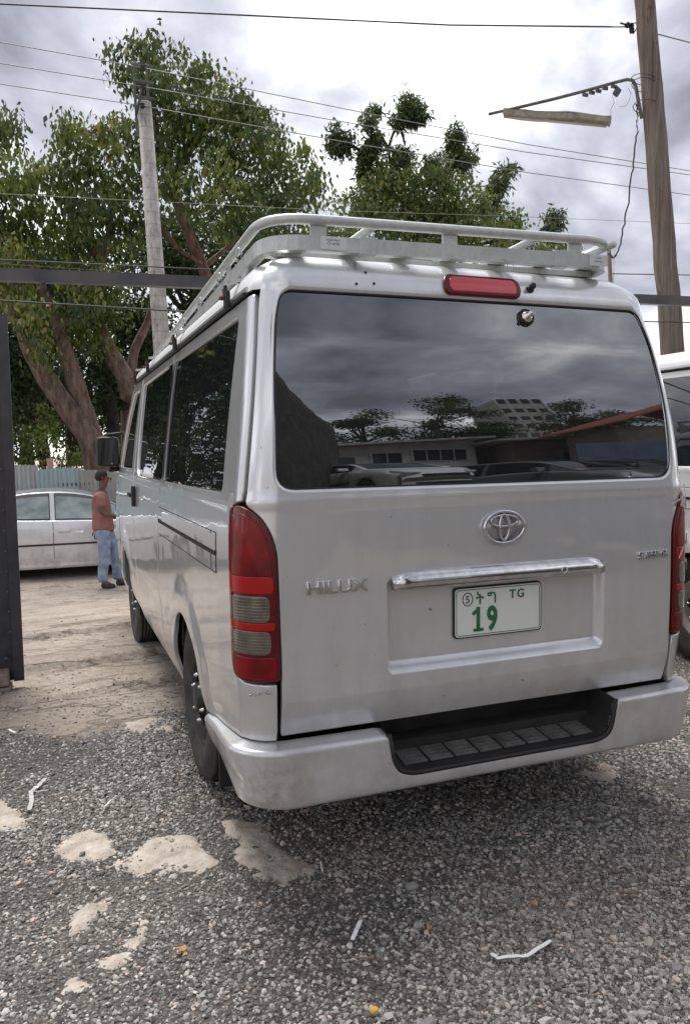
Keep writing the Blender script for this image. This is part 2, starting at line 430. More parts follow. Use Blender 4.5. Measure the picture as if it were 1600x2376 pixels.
def panel(name, outline, holes=(), h=.03, D=None, base=0., mat=None, parent=None, roll=.006, depth=.02, hole_roll=.012, hole_depth=.016, mirror=False, F=F0, extra=(), flip=False):
    """one pressed panel on the van's skin: outline and holes in (t,v), edges rolled inwards"""
    Fn=(lambda t,v,o=0.: F(t,v,base+o+(D(t,v) if D else 0.)))
    outs=[(resample(outline,h),roll,depth)]+[(resample(hh,h),hole_roll,hole_depth) for hh in holes]
    pts=[];edges=[];faceb=[]
    for (pl,r_,dp2) in outs:
        b=len(pts);pts+=pl;edges+=[(b+i,b+(i+1)%len(pl)) for i in range(len(pl))];faceb.append((b,len(pl)))
    O=np.array(outs[0][0]); mn=O.min(0);mx_=O.max(0)
    gx=np.arange(mn[0]+h*.5,mx_[0],h);gy=np.arange(mn[1]+h*.45,mx_[1],h*.9)
    Gp=np.array([(x+(h*.5 if j%2 else 0),y) for j,y in enumerate(gy) for x in gx])
    if len(extra): Gp=np.vstack([Gp,np.array(extra)]) if len(Gp) else np.array(extra)
    if len(Gp):
        ok=inside_np(Gp,outs[0][0])
        for (pl,_,_) in outs[1:]: ok&=~inside_np(Gp,pl)
        Bp=np.array(pts)
        Gp=Gp[ok]
        if len(Gp):
            dm=np.full(len(Gp),9.)
            for k in range(0,len(Bp),64): dm=np.minimum(dm,np.sqrt(((Gp[:,None,:]-Bp[None,k:k+64,:])**2).sum(2)).min(1))
            Gp=Gp[dm>h*.45]
            pts+= [tuple(p) for p in Gp]
    res=delaunay_2d_cdt([Vector(p) for p in pts],edges,[],0,1e-7)
    V,Fc=res[0],res[2]; omap=res[3]
    V=[tuple(v) for v in V]
    cen=np.array([np.mean([V[i] for i in f],axis=0) for f in Fc])
    ok=inside_np(cen,outs[0][0])
    for (pl,_,_) in outs[1:]: ok&=~inside_np(cen,pl)
    Fc=[tuple(f) for f,o in zip(Fc,ok) if o]
    inv_={}
    for ni,os_ in enumerate(omap):
        for o_ in os_: inv_[o_]=ni
    co=[np.array(Fn(*v)) for v in V]; no=[surf_normal(Fn,*v) for v in V]
    sgn=1
    # outward direction: compare with base offset
    test=V[Fc[0][0]]; dv=np.array(Fn(test[0],test[1],.01))-np.array(Fn(test[0],test[1]))
    if np.dot(dv,no[Fc[0][0]])<0: sgn=-1
    no=[n*sgn for n in no]
    def orient(f):
        a,b,c=(co[i] for i in f[:3]); n=np.cross(b-a,c-a); return f if n.dot(no[f[0]])>=0 else f[::-1]
    Fc=[orient(f) for f in Fc]
    for (b,n),(pl,r_,dp2) in zip(faceb,outs):
        ishole=(b>0); ids=[inv_[b+i] for i in range(n)]
        inner=shrink(pl, 1e-3)  # direction probe
        prev=ids
        P0=[np.array(co[i]) for i in ids]; N0=[no[i] for i in ids]
        # edge direction pointing away from the metal
        away=[]
        for i in range(n):
            q=inner[i]; p=pl[i]; d=(np.array(Fn(*p))-np.array(Fn(*q))); L=np.linalg.norm(d); d=d/L if L>1e-9 else d
            away.append(-d if ishole else d)
        for (ca,cn,nn_a,nn_n) in [(r_*math.sin(q_),-r_*(1-math.cos(q_)),math.sin(q_),math.cos(q_)) for q_ in ((PI/4,PI/2) if r_<.015 else (PI/10,PI/5,.3*PI,.4*PI,PI/2))]+[(r_,-dp2,1,0.)]:
            new=[]
            for i in range(n):
                co.append(P0[i]+away[i]*ca+N0[i]*cn); q=away[i]*nn_a+N0[i]*nn_n; no.append(q/max(1e-9,np.linalg.norm(q))); new.append(len(co)-1)
            for i in range(n):
                j=(i+1)%n; f=(prev[i],prev[j],new[j],new[i])
                a,b2,c=(co[k] for k in f[:3]); nn=np.cross(b2-a,c-a); ref=no[new[i]]
                Fc.append(f if nn.dot(ref)>=0 else f[::-1])
            prev=new
    if mirror:
        co=[np.array((-c[0],c[1],c[2])) for c in co];no=[np.array((-n[0],n[1],n[2])) for n in no];Fc=[f[::-1] for f in Fc]
    return mesh(name,co,Fc,mat,parent,True,no)
def arch(wy, a0, a1, r=.362, n=22):
    return [(wy-r*math.cos(math.radians(lerp(a0,a1,i/n))), WZc+r*math.sin(math.radians(lerp(a0,a1,i/n)))) for i in range(n+1)]
def YT(pts): return [(T(y,v),v) for y,v in pts]
def dens(pts, h=.05):
    """points along a (y,v) line subdivided before mapping"""
    out=[]
    for a,b in zip(pts[:-1],pts[1:]):
        m=max(1,int(math.hypot(b[0]-a[0],b[1]-a[1])/h)); out+=[(lerp(a[0],b[0],k/m),lerp(a[1],b[1],k/m)) for k in range(m)]
    return out+[pts[-1]]
SEAMB=[(1.95,.31),(1.85,.50),(1.86,.60),(1.885,.77),(1.80,1.0),(1.775,1.17),(1.695,1.25),(1.695,1.872)]
LIGHT=[(-.925,1.212),(-.85,1.224),(-.796,1.198),(-.764,1.145),(-.748,1.084),(-.744,.708),(-.85,.704),(-.918,.716),(-.938,.755),(-.929,1.02)]
GLASS=[(-.672,1.873),(-.700,1.78),(-.722,1.60),(-.733,1.40),(-.737,1.272),(.737,1.272),(.733,1.40),(.722,1.60),(.700,1.78),(.672,1.873)]
GLASSR=round_poly(GLASS,[.035,.2,.2,.2,.085,.085,.2,.2,.2,.035],6)
WIN1=round_poly([(.300,1.258),(.318,1.818),(1.664,1.822),(1.664,1.254)],[.035,.03,.012,.012])
WIN2=round_poly([(1.742,1.254),(1.742,1.822),(2.915,1.815),(2.862,1.50),(2.83,1.254)],[.012,.012,.04,.1,.11])
WIN3=round_poly([(3.12,1.29),(3.10,1.80),(3.46,1.80),(3.72,1.60),(3.95,1.29)],[.03,.04,.05,.1,.04])
def circle(cx,cz,r,n=16): return [(cx+r*math.cos(2*PI*k/n),cz+r*math.sin(2*PI*k/n)) for k in range(n)]
def on(F_,t,v,o=0.):
    return Vector(F_(t,v,o))
def grid_on(name, t0, t1, v0, v1, nt_, nv, mat, parent, off=0., mirror=False, D=None):
    """t0,t1 functions of v"""
    vs=[];no=[]
    for j in range(nv+1):
        v=lerp(v0,v1,j/nv)
        for i in range(nt_+1):
            t=lerp(t0(v),t1(v),i/nt_); Fn=lambda a,b,o=0.: F0(a,b,off+(D(a,b) if D else 0.))
            vs.append(Fn(t,v)); no.append(surf_normal(Fn,t,v))
    fs=[(j*(nt_+1)+i,j*(nt_+1)+i+1,(j+1)*(nt_+1)+i+1,(j+1)*(nt_+1)+i) for j in range(nv) for i in range(nt_)]
    if t0(v0)<0: pass
    a,b,c=(np.array(vs[k]) for k in fs[0][:3]); n=np.cross(b-a,c-a); mid=np.array(vs[fs[0][0]])-np.array((0,2.3,1.2))
    if n.dot(mid)<0: fs=[f[::-1] for f in fs]; 
    no=[(-q if np.dot(q,np.array(p)-np.array((0,2.3,1.2)))<0 else q) for q,p in zip(no,vs)]
    if mirror: vs=[(-x,y,z) for x,y,z in vs];no=[(-q[0],q[1],q[2]) for q in no];fs=[f[::-1] for f in fs]
    return mesh(name,vs,fs,mat,parent,True,no)
def wheel(parent, x, y, side, steer=0., R_=.345, wdt=.195, rimmat=None, cx_name='wheel', hubcap=False):
    e=empty(cx_name,(0,0,0)); e.parent=parent; e.location=(x,y,R_)
    m=MB(); r0=R_; hw=wdt/2; rr=R_*.565
    prof_=[(rr,-hw*.78),(rr+.03,-hw*.95),(R_-.07,-hw*1.02),(R_-.028,-hw*.98),(R_-.008,-hw*.82)]
    for k in range(-3,4):
        a=k/3.5*hw*.8; prof_+=[(R_-.009,a-.008),(R_-.001,a-.006),(R_,a+.006),(R_-.009,a+.008)] if False else [(R_,a-.010),(R_,a+.004),(R_-.009,a+.006),(R_-.009,a+.009)]
    prof_+=[(R_-.008,hw*.82),(R_-.028,hw*.98),(R_-.07,hw*1.02),(rr+.03,hw*.95),(rr,hw*.78)]
    m.lathe(prof_,n=56); ty=m.build('tyre',RUBBER,e)
    m=MB(); o=side
    # steel rim dish with hand holes
    m.lathe([(rr,-hw*.8*o),(rr-.015,-hw*.6*o),(rr-.02,0),(rr-.012,hw*.55*o),(rr+.006,hw*.80*o),(rr-.006,hw*.78*o),(rr-.022,hw*.52*o),(rr-.035,hw*.45*o)],n=48)
    m.lathe([(rr-.035,hw*.45*o),(rr-.05,hw*.55*o)],n=48)
    n=48; ri=.075
    ring=[]
    holes=5
    N=60
    def P(r,a,x_): return (x_,r*math.cos(a),r*math.sin(a))
    vs=[];fs=[]
    rad=[rr-.05,rr-.075,rr-.105,.09,.07]; dep=[hw*.55,hw*.72,hw*.80,hw*.80,hw*.6]
    for r,dx in zip(rad,dep):
        for k in range(N): vs.append(P(r,2*PI*k/N,dx*o))
    for i in range(len(rad)-1):
        for k in range(N):
            if i==1 and (k%12) in (0,1,2,3,4): continue
            fs.append((i*N+k,i*N+(k+1)%N,(i+1)*N+(k+1)%N,(i+1)*N+k))
    m.add(vs,fs,True)
    m.lathe([(.07,hw*.6*o),(.062,hw*.95*o),(.05,hw*1.02*o),(0.001,hw*1.04*o)],n=24)
    m.build('rim',rimmat or STEEL,e)
    m=MB(); m.lathe([(.001,hw*.1*o),(rr-.03,hw*.05*o)],n=32); m.build('brake_drum',UNDER,e)
    for k in range(6):
        a=2*PI*k/6+.3; m=MB(); m.lathe([(.001,.016*o),(.007,.016*o),(.009,0)],c=(hw*.80*o+.004*o,.105*math.cos(a)*.9,.105*math.sin(a)*.9),n=8); m.build('lug_nut',BADGE,e)
    return e
def make_van(PM, main=True):
    """silver rear-loading minibus; main=False leaves out what only the near van carries"""
    root=empty('minibus')
    # ---------------- tailgate
    TG=[(-.60,1.984),(-.69,1.965),(-.738,1.915),(-.757,1.84),(-.796,1.551),(-.823,1.35),(-.836,1.236),(-.829,1.220),(-.787,1.190),(-.757,1.138),(-.742,1.084),(-.737,.706),(-.737,.516)]
    TGo=TG+[(.0,.520)]+[(-a,b) for a,b in TG[::-1]]
    if True:
        tgp=round_poly(TGo,[0,.05,.05,.1,.1,.05,.008,.03,.04,.05,.05,.0,.015]+[0]+[.015,0,.05,.05,.04,.03,.008,.05,.1,.1,.05,.05,0],4)
        tgp=shrink(tgp,.0085)
        rows=[(.022+s_*q,z_) for s_ in (-1,1) for q in (.387,.393,.399,.405,.411,.417) for z_ in np.arange(.686,.985,.011)]+[(x_,z_) for x_ in np.arange(-.38,.425,.013) for z_ in (.677,.683,.689,.695,.701,.707,.713,.719,.962,.969,.976,.983)]+[(x,.632+dz) for x in np.arange(-.72,.72,.02) for dz in (-.004,.004)]
        tg=panel('tailgate',tgp,[shrink(GLASSR,-.012)],h=.0165 if main else .04,D=Dback if main else None,mat=PM,parent=root,extra=rows if main else (),roll=.005,hole_roll=.013,hole_depth=.016)
        panel('rear_window',shrink(GLASSR,-.014),h=.03,base=-.013,F=FG,mat=GL_REAR,parent=root,roll=0,depth=0)
        # seal line round the glass
        m=MB(); m.tube([on(FG,t,v,-.010) for t,v in resample(shrink(GLASSR,-.0005),.02)],.0035,6,closed=True); m.build('window_seal',SEAL,root)
    # ---------------- sides
    quarter=[(-.766,1.872),(-.786,1.70),(-.805,1.551),(-.832,1.35),(-.845,1.236),(-.928,1.222),(-.937,1.02),(-.946,.75),(-.928,.712),(-.85,.696),(-.745,.694),(-.745,.510),(-.86,.508)]
    q2=dens([(.33,.463),(.66,.410),(.712,.395)])+arch(1.075,8,174)+dens([(1.46,.31)]+SEAMB)
    qp=shrink(quarter+YT(q2),.0085)
    sl=dens(SEAMB,.05)+dens([(1.695,1.872),(2.968,1.872),(2.968,.31),(1.95,.31)],.06)[1:-1]
    slp=shrink(YT(sl),.0085)
    dr=dens([(2.985,.31),(2.985,1.872),(3.51,1.872),(3.80,1.60),(4.03,1.32),(4.07,1.15),(4.06,.74)],.06)+arch(3.645,172,12)
    drp=shrink(YT(dr),.0085)
    w1=YT(dens(WIN1+[WIN1[0]],.06)[:-1]); w2=YT(dens(WIN2+[WIN2[0]],.06)[:-1]); w3=YT(dens(WIN3+[WIN3[0]],.06)[:-1])
    for s in (0,1):
        mi=bool(s); H=.034 if not s or not main else .05
        panel('rear_quarter_panel',qp,[shrink(w1,-.008)],h=H*.8,D=Dside,mat=PM,parent=root,mirror=mi,hole_roll=.008,hole_depth=.02)
        sd=panel('sliding_door',slp,[shrink(w2,-.008)],h=H,D=Dside,mat=PM,parent=root,mirror=mi,hole_roll=.008,hole_depth=.02)
        fd=panel('front_door',drp,[shrink(w3,-.008)],h=H,D=Dside,mat=PM,parent=root,mirror=mi,hole_roll=.008,hole_depth=.02)
        gm=GL_SIDE if not (main and s) else GL_LIGHT
        panel('side_window',shrink(w1,-.010),h=.06,base=-.010,mat=gm,parent=root,mirror=mi,roll=0,depth=0)
        panel('side_window',shrink(w2,-.010),h=.06,base=-.010,mat=GL_SIDE,parent=root,mirror=mi,roll=0,depth=0)
        panel('side_window',shrink(w3,-.010),h=.06,base=-.012,mat=GL_SIDE,parent=root,mirror=mi,roll=0,depth=0)
        # dark pillar strip between the two side panes
        panel('pillar_trim',YT(dens([(1.640,1.262),(1.640,1.815),(1.762,1.815),(1.762,1.262),(1.640,1.262)],.06)[:-1]),h=.03,D=Dside,base=.009,mat=GL_SIDE,parent=root,mirror=mi,roll=0,depth=0)
        # inner shell so no light leaks through the gaps
        for pl,hs in ((qp,[w1]),(slp,[w2]),(drp,[w3])):
            panel('interior_lining',shrink(pl,-.012),hs,h=.12,base=-.030,mat=LINER,parent=root,mirror=mi,roll=0,depth=0,hole_roll=0,hole_depth=0)
        if not (main or s==0): continue
        # slider rail recess and handles
        sg=-1 if not s else 1
        def SP(y,v,o): 
            p=Vector(F0(T(y,v),v,o+Dside(T(y,v),v))); return Vector((p.x*(-sg),p.y,p.z))
        ys=[lerp(.36,1.76,k/20) for k in range(21)]
        m=MB(); m.tube([SP(y,1.052,-.001) for y in ys],.5,sq=(.010,.018)); m.build('door_rail',SEAMM,root)
        m=MB(); m.tube([SP(y,1.120,.0) for y in ys],.0018,6); m.tube([SP(y,.985,.0) for y in ys],.0018,6)
        m.tube([SP(.36,lerp(.985,1.12,k/6),.0006) for k in range(7)],.0016,6); m.tube([SP(.445,lerp(.985,1.12,k/6),.0006) for k in range(7)],.0012,6); m.build('rail_cover_edge',SEAMM,root)
        m=MB(); m.tube([SP(y,1.085,.002) for y in ys[:19]],.5,sq=(.006,.05)); m.build('rail_cover',PM,root)
        m=MB(); m.box(SP(3.07,1.12,.012),(.022,.15,.028),bev=.006); m.build('door_handle',BLACKPL if main else PM,fd)
        m=MB(); m.box(SP(2.84,1.12,.012),(.026,.034,.13),bev=.008); m.build('door_handle',BLACKPL,sd)
        # arch liner
    for s in (-1,1):
        for wy in WY: m=MB(); m.lathe([(.372,.80*s),(.372,.45*s),(.02,.45*s)],c=(0,wy,WZc),n=26,a0=-PI*.06,a1=PI+.2); m.build('wheel_well',UNDER,root)
    # ---------------- front: nose, pillars, windscreen
    ye=lambda v: itp([(.30,4.07),(1.15,4.078),(1.32,4.04),(1.6,3.81),(1.872,3.52)],v)
    def half(v):
        z,w,r,yf=prof(v); return -((w-RC)+RC*PI/2+(yf-RF-(r+.008+RC))+RF*PI/2+(w-RF))
    for mi in (False,True):
        grid_on('front_panel',lambda v:T(ye(v),v),half,.30,1.16,26,10,PM,root,mirror=mi)
        grid_on('windscreen_pillar',lambda v:T(ye(v),v),lambda v:T(ye(v),v)-.13,1.165,1.878,5,14,PM,root,mirror=mi)
    vs_=[];fs_=[];nn=24
    for j in range(9):
        v_=lerp(1.17,1.872,j/8); a_=T(ye(v_),v_)-.13; h_=half(v_)
        row=[F0(lerp(a_,h_,i/nn),v_,-.004) for i in range(nn+1)]; row+=[(-x,y,z) for x,y,z in row[-2::-1]]; vs_+=row
    L_=2*nn+1
    for j in range(8):
        for i in range(L_-1): fs_.append((j*L_+i,j*L_+i+1,(j+1)*L_+i+1,(j+1)*L_+i))
    mesh('windscreen',vs_,fs_,GL_LIGHT,root,True)
    # ---------------- roof
    rings=[];N=90
    for v_ in (1.882,1.893,1.91,1.93,1.95,1.97,1.985,1.995,2.003,2.009):
        h_=-half(v_); ring=[]
        for k in range(N+1):
            t=-h_*k/N; 
            rear=abs(t)<.775; o=-.014 if (rear and v_<1.984) else 0.
            ring.append(F0(t if k else -1e-5,v_,o))
        rings.append(ring+[(-x,y,z) for x,y,z in ring[-2:0:-1]])
    base=rings[-1]
    for kk in (.1,.25,.45,.7,.97):
        ring=[]
        for (x,y,z) in base:
            cy=min(3.0,max(.9,y)); ring.append((x*(1-kk),lerp(y,cy,kk),z+.030*(1-(1-kk)**2)-.004*math.sin(x*60)*(kk>.2)*(kk<.9)))
        rings.append(ring)
    M_=len(base); vs_=[p for r_ in rings for p in r_]
    fs_=[(j*M_+i,j*M_+(i+1)%M_,(j+1)*M_+(i+1)%M_,(j+1)*M_+i) for j in range(len(rings)-1) for i in range(M_)]
    mesh('roof',vs_,[f[::-1] for f in fs_],ROOFP if main else PM,root,True)
    for s in (-1,1):
        ys=[lerp(.24,3.5,k/40) for k in range(41)]
        m=MB(); pts=[Vector(F0(T(y,1.877),1.877,.006)) for y in ys]; pts=[Vector((p.x*(-s) if s>0 else p.x,p.y,p.z)) for p in pts]
        m.tube(pts,.5,sq=(.014,.010)); m.build('rain_gutter',BLACKPL,root)
        m=MB(); m.tube([p+Vector((-.014*(-1 if p.x<0 else 1)*1.0,0,.016)) for p in pts],.5,sq=(.022,.014)); m.build('gutter_trim',PM,root)
    # ---------------- bumper
    def ztop(t):
        a=abs(t); return np.interp(a,[0,.86,1.09,1.42,1.50],[.505,.500,.455,.405,.390])
    def Dbump(t,v):
        a=abs(t); p=float(np.interp(a,[0,.55,.75,.95,1.2,1.6],[.064,.064,.060,.044,.030,.024]))
        k=1.
        b=max(0.,min(1.,(v-.306)/.05)); k2=.75+.25*math.sqrt(max(0.,1-(1-b)**2))
        y_=F0(t,v)
        dent=-.012*math.exp(-((t+.86)/.05)**2-((v-.385)/.03)**2)
        return p*k*k2+dent
    bl=[(T(.752,.27),.272),(T(.728,.30),.385),(T(.66,.405),.405),(T(.334,.455),.455),(-.86,.500),(-.74,.504)]
    notch=[(-.408,.505),(-.392,.425),(-.375,.392),(-.33,.376),(.38,.376),(.425,.392),(.442,.425),(.458,.505)]
    if main: notch=round_poly(notch,[0,.02,.03,.03,.03,.03,.02,0],3)
    else: notch=[]
    br=[(-a,b) for a,b in bl[::-1]]
    bot=[(1.40,.274),(1.20,.286),(.95,.300),(.6,.314),(0,.318),(-.6,.314),(-.95,.300),(-1.20,.286),(-1.40,.274)]
    ex=[]
    for t in np.arange(-1.42,1.42,.018):
        for dz in (.002,.005,.009,.014,.020): ex.append((t,float(ztop(t))-dz-.001))
        for dz in (.003,.008,.016): ex.append((t,.330+dz))
    if notch:
        ne=shrink(notch+[(.47,.52),(-.42,.52)],-.004); ex=[p for p in ex if not inside(p,ne)]
    bo=resample(bl+notch+br+bot,.03); bp=panel('rear_bumper',shrink(bo,.018),h=.018,D=Dbump,base=.004,mat=PM,parent=root,roll=.018,depth=.075)
    wl_=[('wheel',-.712,WY[0],-1),('wheel',-.712,WY[1],-1)]
    for s in (-1,1):
        for wy in WY: wheel(root,s*.712,wy,s,rimmat=(STEEL if main else WHEELW))
    m=MB(); m.box((0,2.05,1.850),(1.47,3.5,.03)); m.build('headliner',LINER,root)
    m=MB(); m.box((0,2.3,.345),(1.30,4.1,.16)); m.box((0,.33,.36),(1.42,.50,.14)); m.tube([(-.7,WY[0],.34),(.7,WY[0],.34)],.05,10); m.build('underbody',UNDER,root)
    m=MB(); m.tube([(.50,.6,.30),(.50,.10,.285)],.022,10); m.build('exhaust_pipe',RUST,root)
    for s in (-1,1): m=MB(); m.box((s*.68,.655,.27),(.24,.014,.30)); m.build('mud_flap',BLACKPL,root)
    # ---------------- interior seen through the glass
    m=MB()
    m.box((0,2.2,.52),(1.5,3.6,.04)); m.build('cabin_floor',UNDER,root)
    if main:
        m=MB(); m.box((0,.30,.86),(1.45,.02,.66)); m.build('interior_lining',LINER,root)
    for row,y in enumerate((.75,1.55,2.35,3.1)):
        m=MB()
        for x in (-.48,0.,.48) if row else (-.50,-.17,.17,.50):
            m.box((x,y,.92),(.42 if row else .31,.46,.14),bev=.04); m.box((x,y-.20,1.24),(.40 if row else .30,.12,.58),bev=.04)
            m.box((x,y-.20,1.60),(.22,.09,.16),bev=.03)
        m.build('passenger_seat',SEATM,root)
    return root
WHEELW=std('silver_wheel_steel',(.42,.42,.41),(.28,.27,.25),18,rough=.4,bump=.1,metal=.6)
van=make_van(SILVER,True)
tag(van,'silver minibus seen from behind, with roof rack, black glass and red tail lights','minibus')
def FO(t,v,o=0.): return F0(t,v,o)
# ---------------- tail lights
def Dl(t,v): 
    return .010
for s in (0,1):
    mi=bool(s)
    LP=round_poly(LIGHT,[.012,.03,.05,.05,.06,.006,.02,.03,.04,.1],4)
    body=panel('tail_light',LP,h=.014,base=.008,mat=DREDL,parent=van,mirror=mi,roll=.006,depth=.03)
    if s: body['label']='cracked and scuffed right tail light with tape marks'
    def sub(name,poly,r,mat,base,D=None,h=.012):
        p_=round_poly(poly,r,4)
        return panel(name,p_,h=h,base=base,mat=mat,parent=body,mirror=mi,roll=.003,depth=.012,D=D)
    sub('red_lens',[(-.912,1.022),(-.908,1.196),(-.85,1.206),(-.803,1.182),(-.775,1.14),(-.760,1.08),(-.757,1.022)],[.02,.02,.03,.04,.05,.05,.01],REDL,.011)
    sub('reflector',[(-.914,.970),(-.912,1.016),(-.757,1.016),(-.755,.970)],.012,BREDL,.0105)
    sub('smoked_lens',[(-.900,.885),(-.898,.958),(-.768,.958),(-.768,.885)],.018,CLEARL,.0115)
    sub('reflector',[(-.922,.860),(-.922,.878),(-.755,.878),(-.755,.860)],.005,BREDL,.0100)
    sub('smoked_lens',[(-.902,.788),(-.900,.853),(-.767,.853),(-.766,.788)],.018,CLEARL,.0115)
    sub('red_lens',[(-.905,.722),(-.917,.774),(-.753,.774),(-.753,.716),(-.85,.714)],.01,REDL,.0105)
    if s:
        m=MB()
        for k in range(13):   # pale torn tape on the cracked lamp
            t=.76+.13*rng.random(); v_=.72+.49*rng.random()**.6; a=rng.uniform(-1,1); L=rng.uniform(.02,.05)
            p=[Vector(F0(t+math.cos(a+1.2)*L*q,v_+math.sin(a+1.2)*L*q,.0165)) for q in (-1,0,1)]
            m=MB(); m.tube(p,.5,sq=(.0015,.005)); m.build('torn_tape',pmat('torn_tape',(.62,.50,.48),.5),body)
        for k in range(7):
            t=.775+.10*rng.random(); v_=1.13+.07*rng.random()
            p=[Vector(F0(t-.012+.008*q,v_+.012*q,.0165)) for q in (-1,0,1)]; m=MB(); m.tube(p,.5,sq=(.0015,.012)); m.build('torn_tape',pmat('torn_tape',(.62,.50,.48),.5),body)
# ---------------- high stop lamp, washer nozzle, holes, wiper boss
XO=.022
m=MB()
def SPH(t,v,o): return Vector(F0(t,v,o))
lamp=panel('high_stop_light',round_poly([(XO-.142,1.888),(XO-.138,1.930),(XO+.138,1.930),(XO+.142,1.888)],[.022,.03,.03,.022],5),h=.012,base=.012,mat=DREDL,parent=van,roll=.006,depth=.022)
panel('red_lens',round_poly([(XO-.126,1.894),(XO-.122,1.924),(XO+.122,1.924),(XO+.126,1.894)],.014,5),h=.01,base=.014,mat=pmat('stop_lamp_red',(.55,.03,.04),.25,coat=.8),parent=lamp,roll=.003,depth=.01)
def disc_on(name,t,v,r,h,mat,parent,n=20,prof_=None,o=0.):
    p=SPH(t,v,o); nn_=Vector(surf_normal(F0,t,v)); 
    if nn_.y>0: nn_=-nn_
    m=MB(); pr=prof_ or [(r,0),(r,h*.7),(r*.85,h),(.0005,h)]
    m.lathe(pr,ax='z',n=n); ob=m.build(name,mat,parent)
    q=nn_.to_track_quat('Z','Y'); ob.data.transform(Matrix.Translation(p)@q.to_matrix().to_4x4()); return ob
disc_on('washer_nozzle',.212,1.911,.012,.028,BLACKPL,van,prof_=[(.015,0),(.015,.004),(.010,.006),(.011,.024),(.008,.028),(.0005,.028)])
for h_ in ((-.392,1.925),(-.43,1.896),(-.37,1.899)): disc_on('drilled_hole',h_[0],h_[1],.0045,.0012,SEAMM,van,n=10,o=.001)
disc_on('wiper_boss',.186,1.826,.03,.01,BLACKPL,van,o=-.010,prof_=[(.030,0),(.030,.006),(.024,.008),(.024,.012)])
disc_on('wiper_boss',.186,1.826,.03,.01,CHROME,van,o=-.010,prof_=[(.022,.006),(.022,.012),(.016,.013),(.015,.018),(.009,.018),(.008,.040),(.0005,.041)])
# scuffed filler patch
m=MB()
for k in range(9):
    t=-.445+.03*rng.random(); v_=1.928+.025*rng.random()
    m.tube([SPH(t,v_,.0012),SPH(t+rng.uniform(-.006,.006),v_+rng.uniform(.01,.03),.0012)],.5,sq=(.0012,.004+.004*rng.random()))
m.build('scuff_mark',pmat('scuff_grey',(.30,.30,.31),.7),van)
# ---------------- chrome garnish
def bar_y(x): return -.002
m=MB(); secs=[];n=30
zb=lambda x: .9475; zt=lambda x: 1.006
for i in range(n+1):
    x=lerp(-.374,.424,i/n); e=min(1,min(i,n-i)/1.6); 
    w_=.6+.4*smooth01(e); h0=zb(x); h1=lerp(zt(x)-.018,zt(x),smooth01(e))
    pr=[(.004,h0),(-.020*w_,h0+.001),(-.030*w_,h0+.008),(-.034*w_,h0+.020),(-.031*w_,h0+.034),(-.020*w_,h1-.006),(-.008*w_,h1),(.004,h1)]
    secs.append([(x-(.012 if i==0 else 0)*0,y_,z_) for y_,z_ in pr])
vs_=[p for s_ in secs for p in s_]; k8=8
fs_=[(i*k8+j,(i+1)*k8+j,(i+1)*k8+j+1,i*k8+j+1) for i in range(n) for j in range(k8-1)]+[tuple(range(k8)),tuple(n*k8+j for j in range(k8))[::-1]]
g_=mesh('number_plate_garnish',vs_,fs_,CHROME,van,True)
disc=MB(); disc.lathe([(.013,-.034),(.013,-.036),(.009,-.037),(.0085,-.030),(.0005,-.030)],c=(.245,0,.972),ax='y',n=16); disc.build('lock_barrel',BADGE,g_)
# ---------------- number plate
PX0,PX1,PZ0,PZ1=-.142,.186,.768,.928; PY=.020
pc=((PX0+PX1)/2,PY,(PZ0+PZ1)/2); pw,phh=PX1-PX0,PZ1-PZ0
pe=empty('number_plate'); pe.parent=van
def rrect(w,h,r): return round_poly([(-w/2,-h/2),(w/2,-h/2),(w/2,h/2),(-w/2,h/2)],r,5)
m=MB(); m.prism(rrect(pw+.009,phh+.009,.016),(pc[0],PY+.008,pc[2]),(1,0,0),(0,0,1),(0,-1,0),.008); m.build('plate_frame',BLACKPL,pe)
m=MB(); m.prism(rrect(pw,phh,.014),(pc[0],PY-.0005,pc[2]),(1,0,0),(0,0,1),(0,-1,0),.002); pl_=m.build('plate_blank',PLATEM,pe)
m=MB(); m.tube([(pc[0]+a,PY-.0028,pc[2]+b) for a,b in rrect(pw-.010,phh-.010,.012)],.0012,6,closed=True); m.build('plate_rim',PLATEG,pe)
MT=lambda x,z,y=PY-.0026: Matrix.Translation((x,y,z))@Matrix.Rotation(PI/2,4,'X')
m=MB(); m.tube([(PX0+.046+.0185*math.cos(a),PY-.003,PZ1-.036+.0215*math.sin(a)) for a in [2*PI*k/24 for k in range(24)]],.0016,6,closed=True); m.build('plate_circle',PLATEK,pe)
text_mesh('plate_digit','5',.034,.0006,PLATEK,pe,MT(PX0+.046,PZ1-.048),bevel=.0004,align='CENTER')
text_mesh('plate_letter','\u1275',.050,.0006,PLATEG,pe,MT(PX0+.092,PZ1-.054),bevel=.0008,align='CENTER')
text_mesh('plate_letter','\u130D',.050,.0006,PLATEG,pe,MT(PX0+.138,PZ1-.054),bevel=.0008,align='CENTER')
text_mesh('plate_letter','TG',.040,.0006,PLATEG,pe,MT(PX0+.205,PZ1-.044),bevel=.0010,spacing=1.25)
text_mesh('plate_digit','1',.110,.0006,PLATEG,pe,MT(PX0+.085,PZ0+.018),bevel=.0036,align='CENTER',sx=.72); m=MB(); m.box((PX0+.086,PY-.003,PZ0+.020),(.038,.001,.010)); m.build('digit_stroke',PLATEG,pe); m=MB(); m.box((PX0+.074,PY-.0032,PZ0+.080),(.024,.001,.011),R=Euler((0,-.6,0)).to_matrix()); m.build('digit_stroke',PLATEG,pe)
text_mesh('plate_digit','9',.110,.0006,PLATEG,pe,MT(PX0+.138,PZ0+.018),bevel=.0036,align='CENTER',sx=.72)
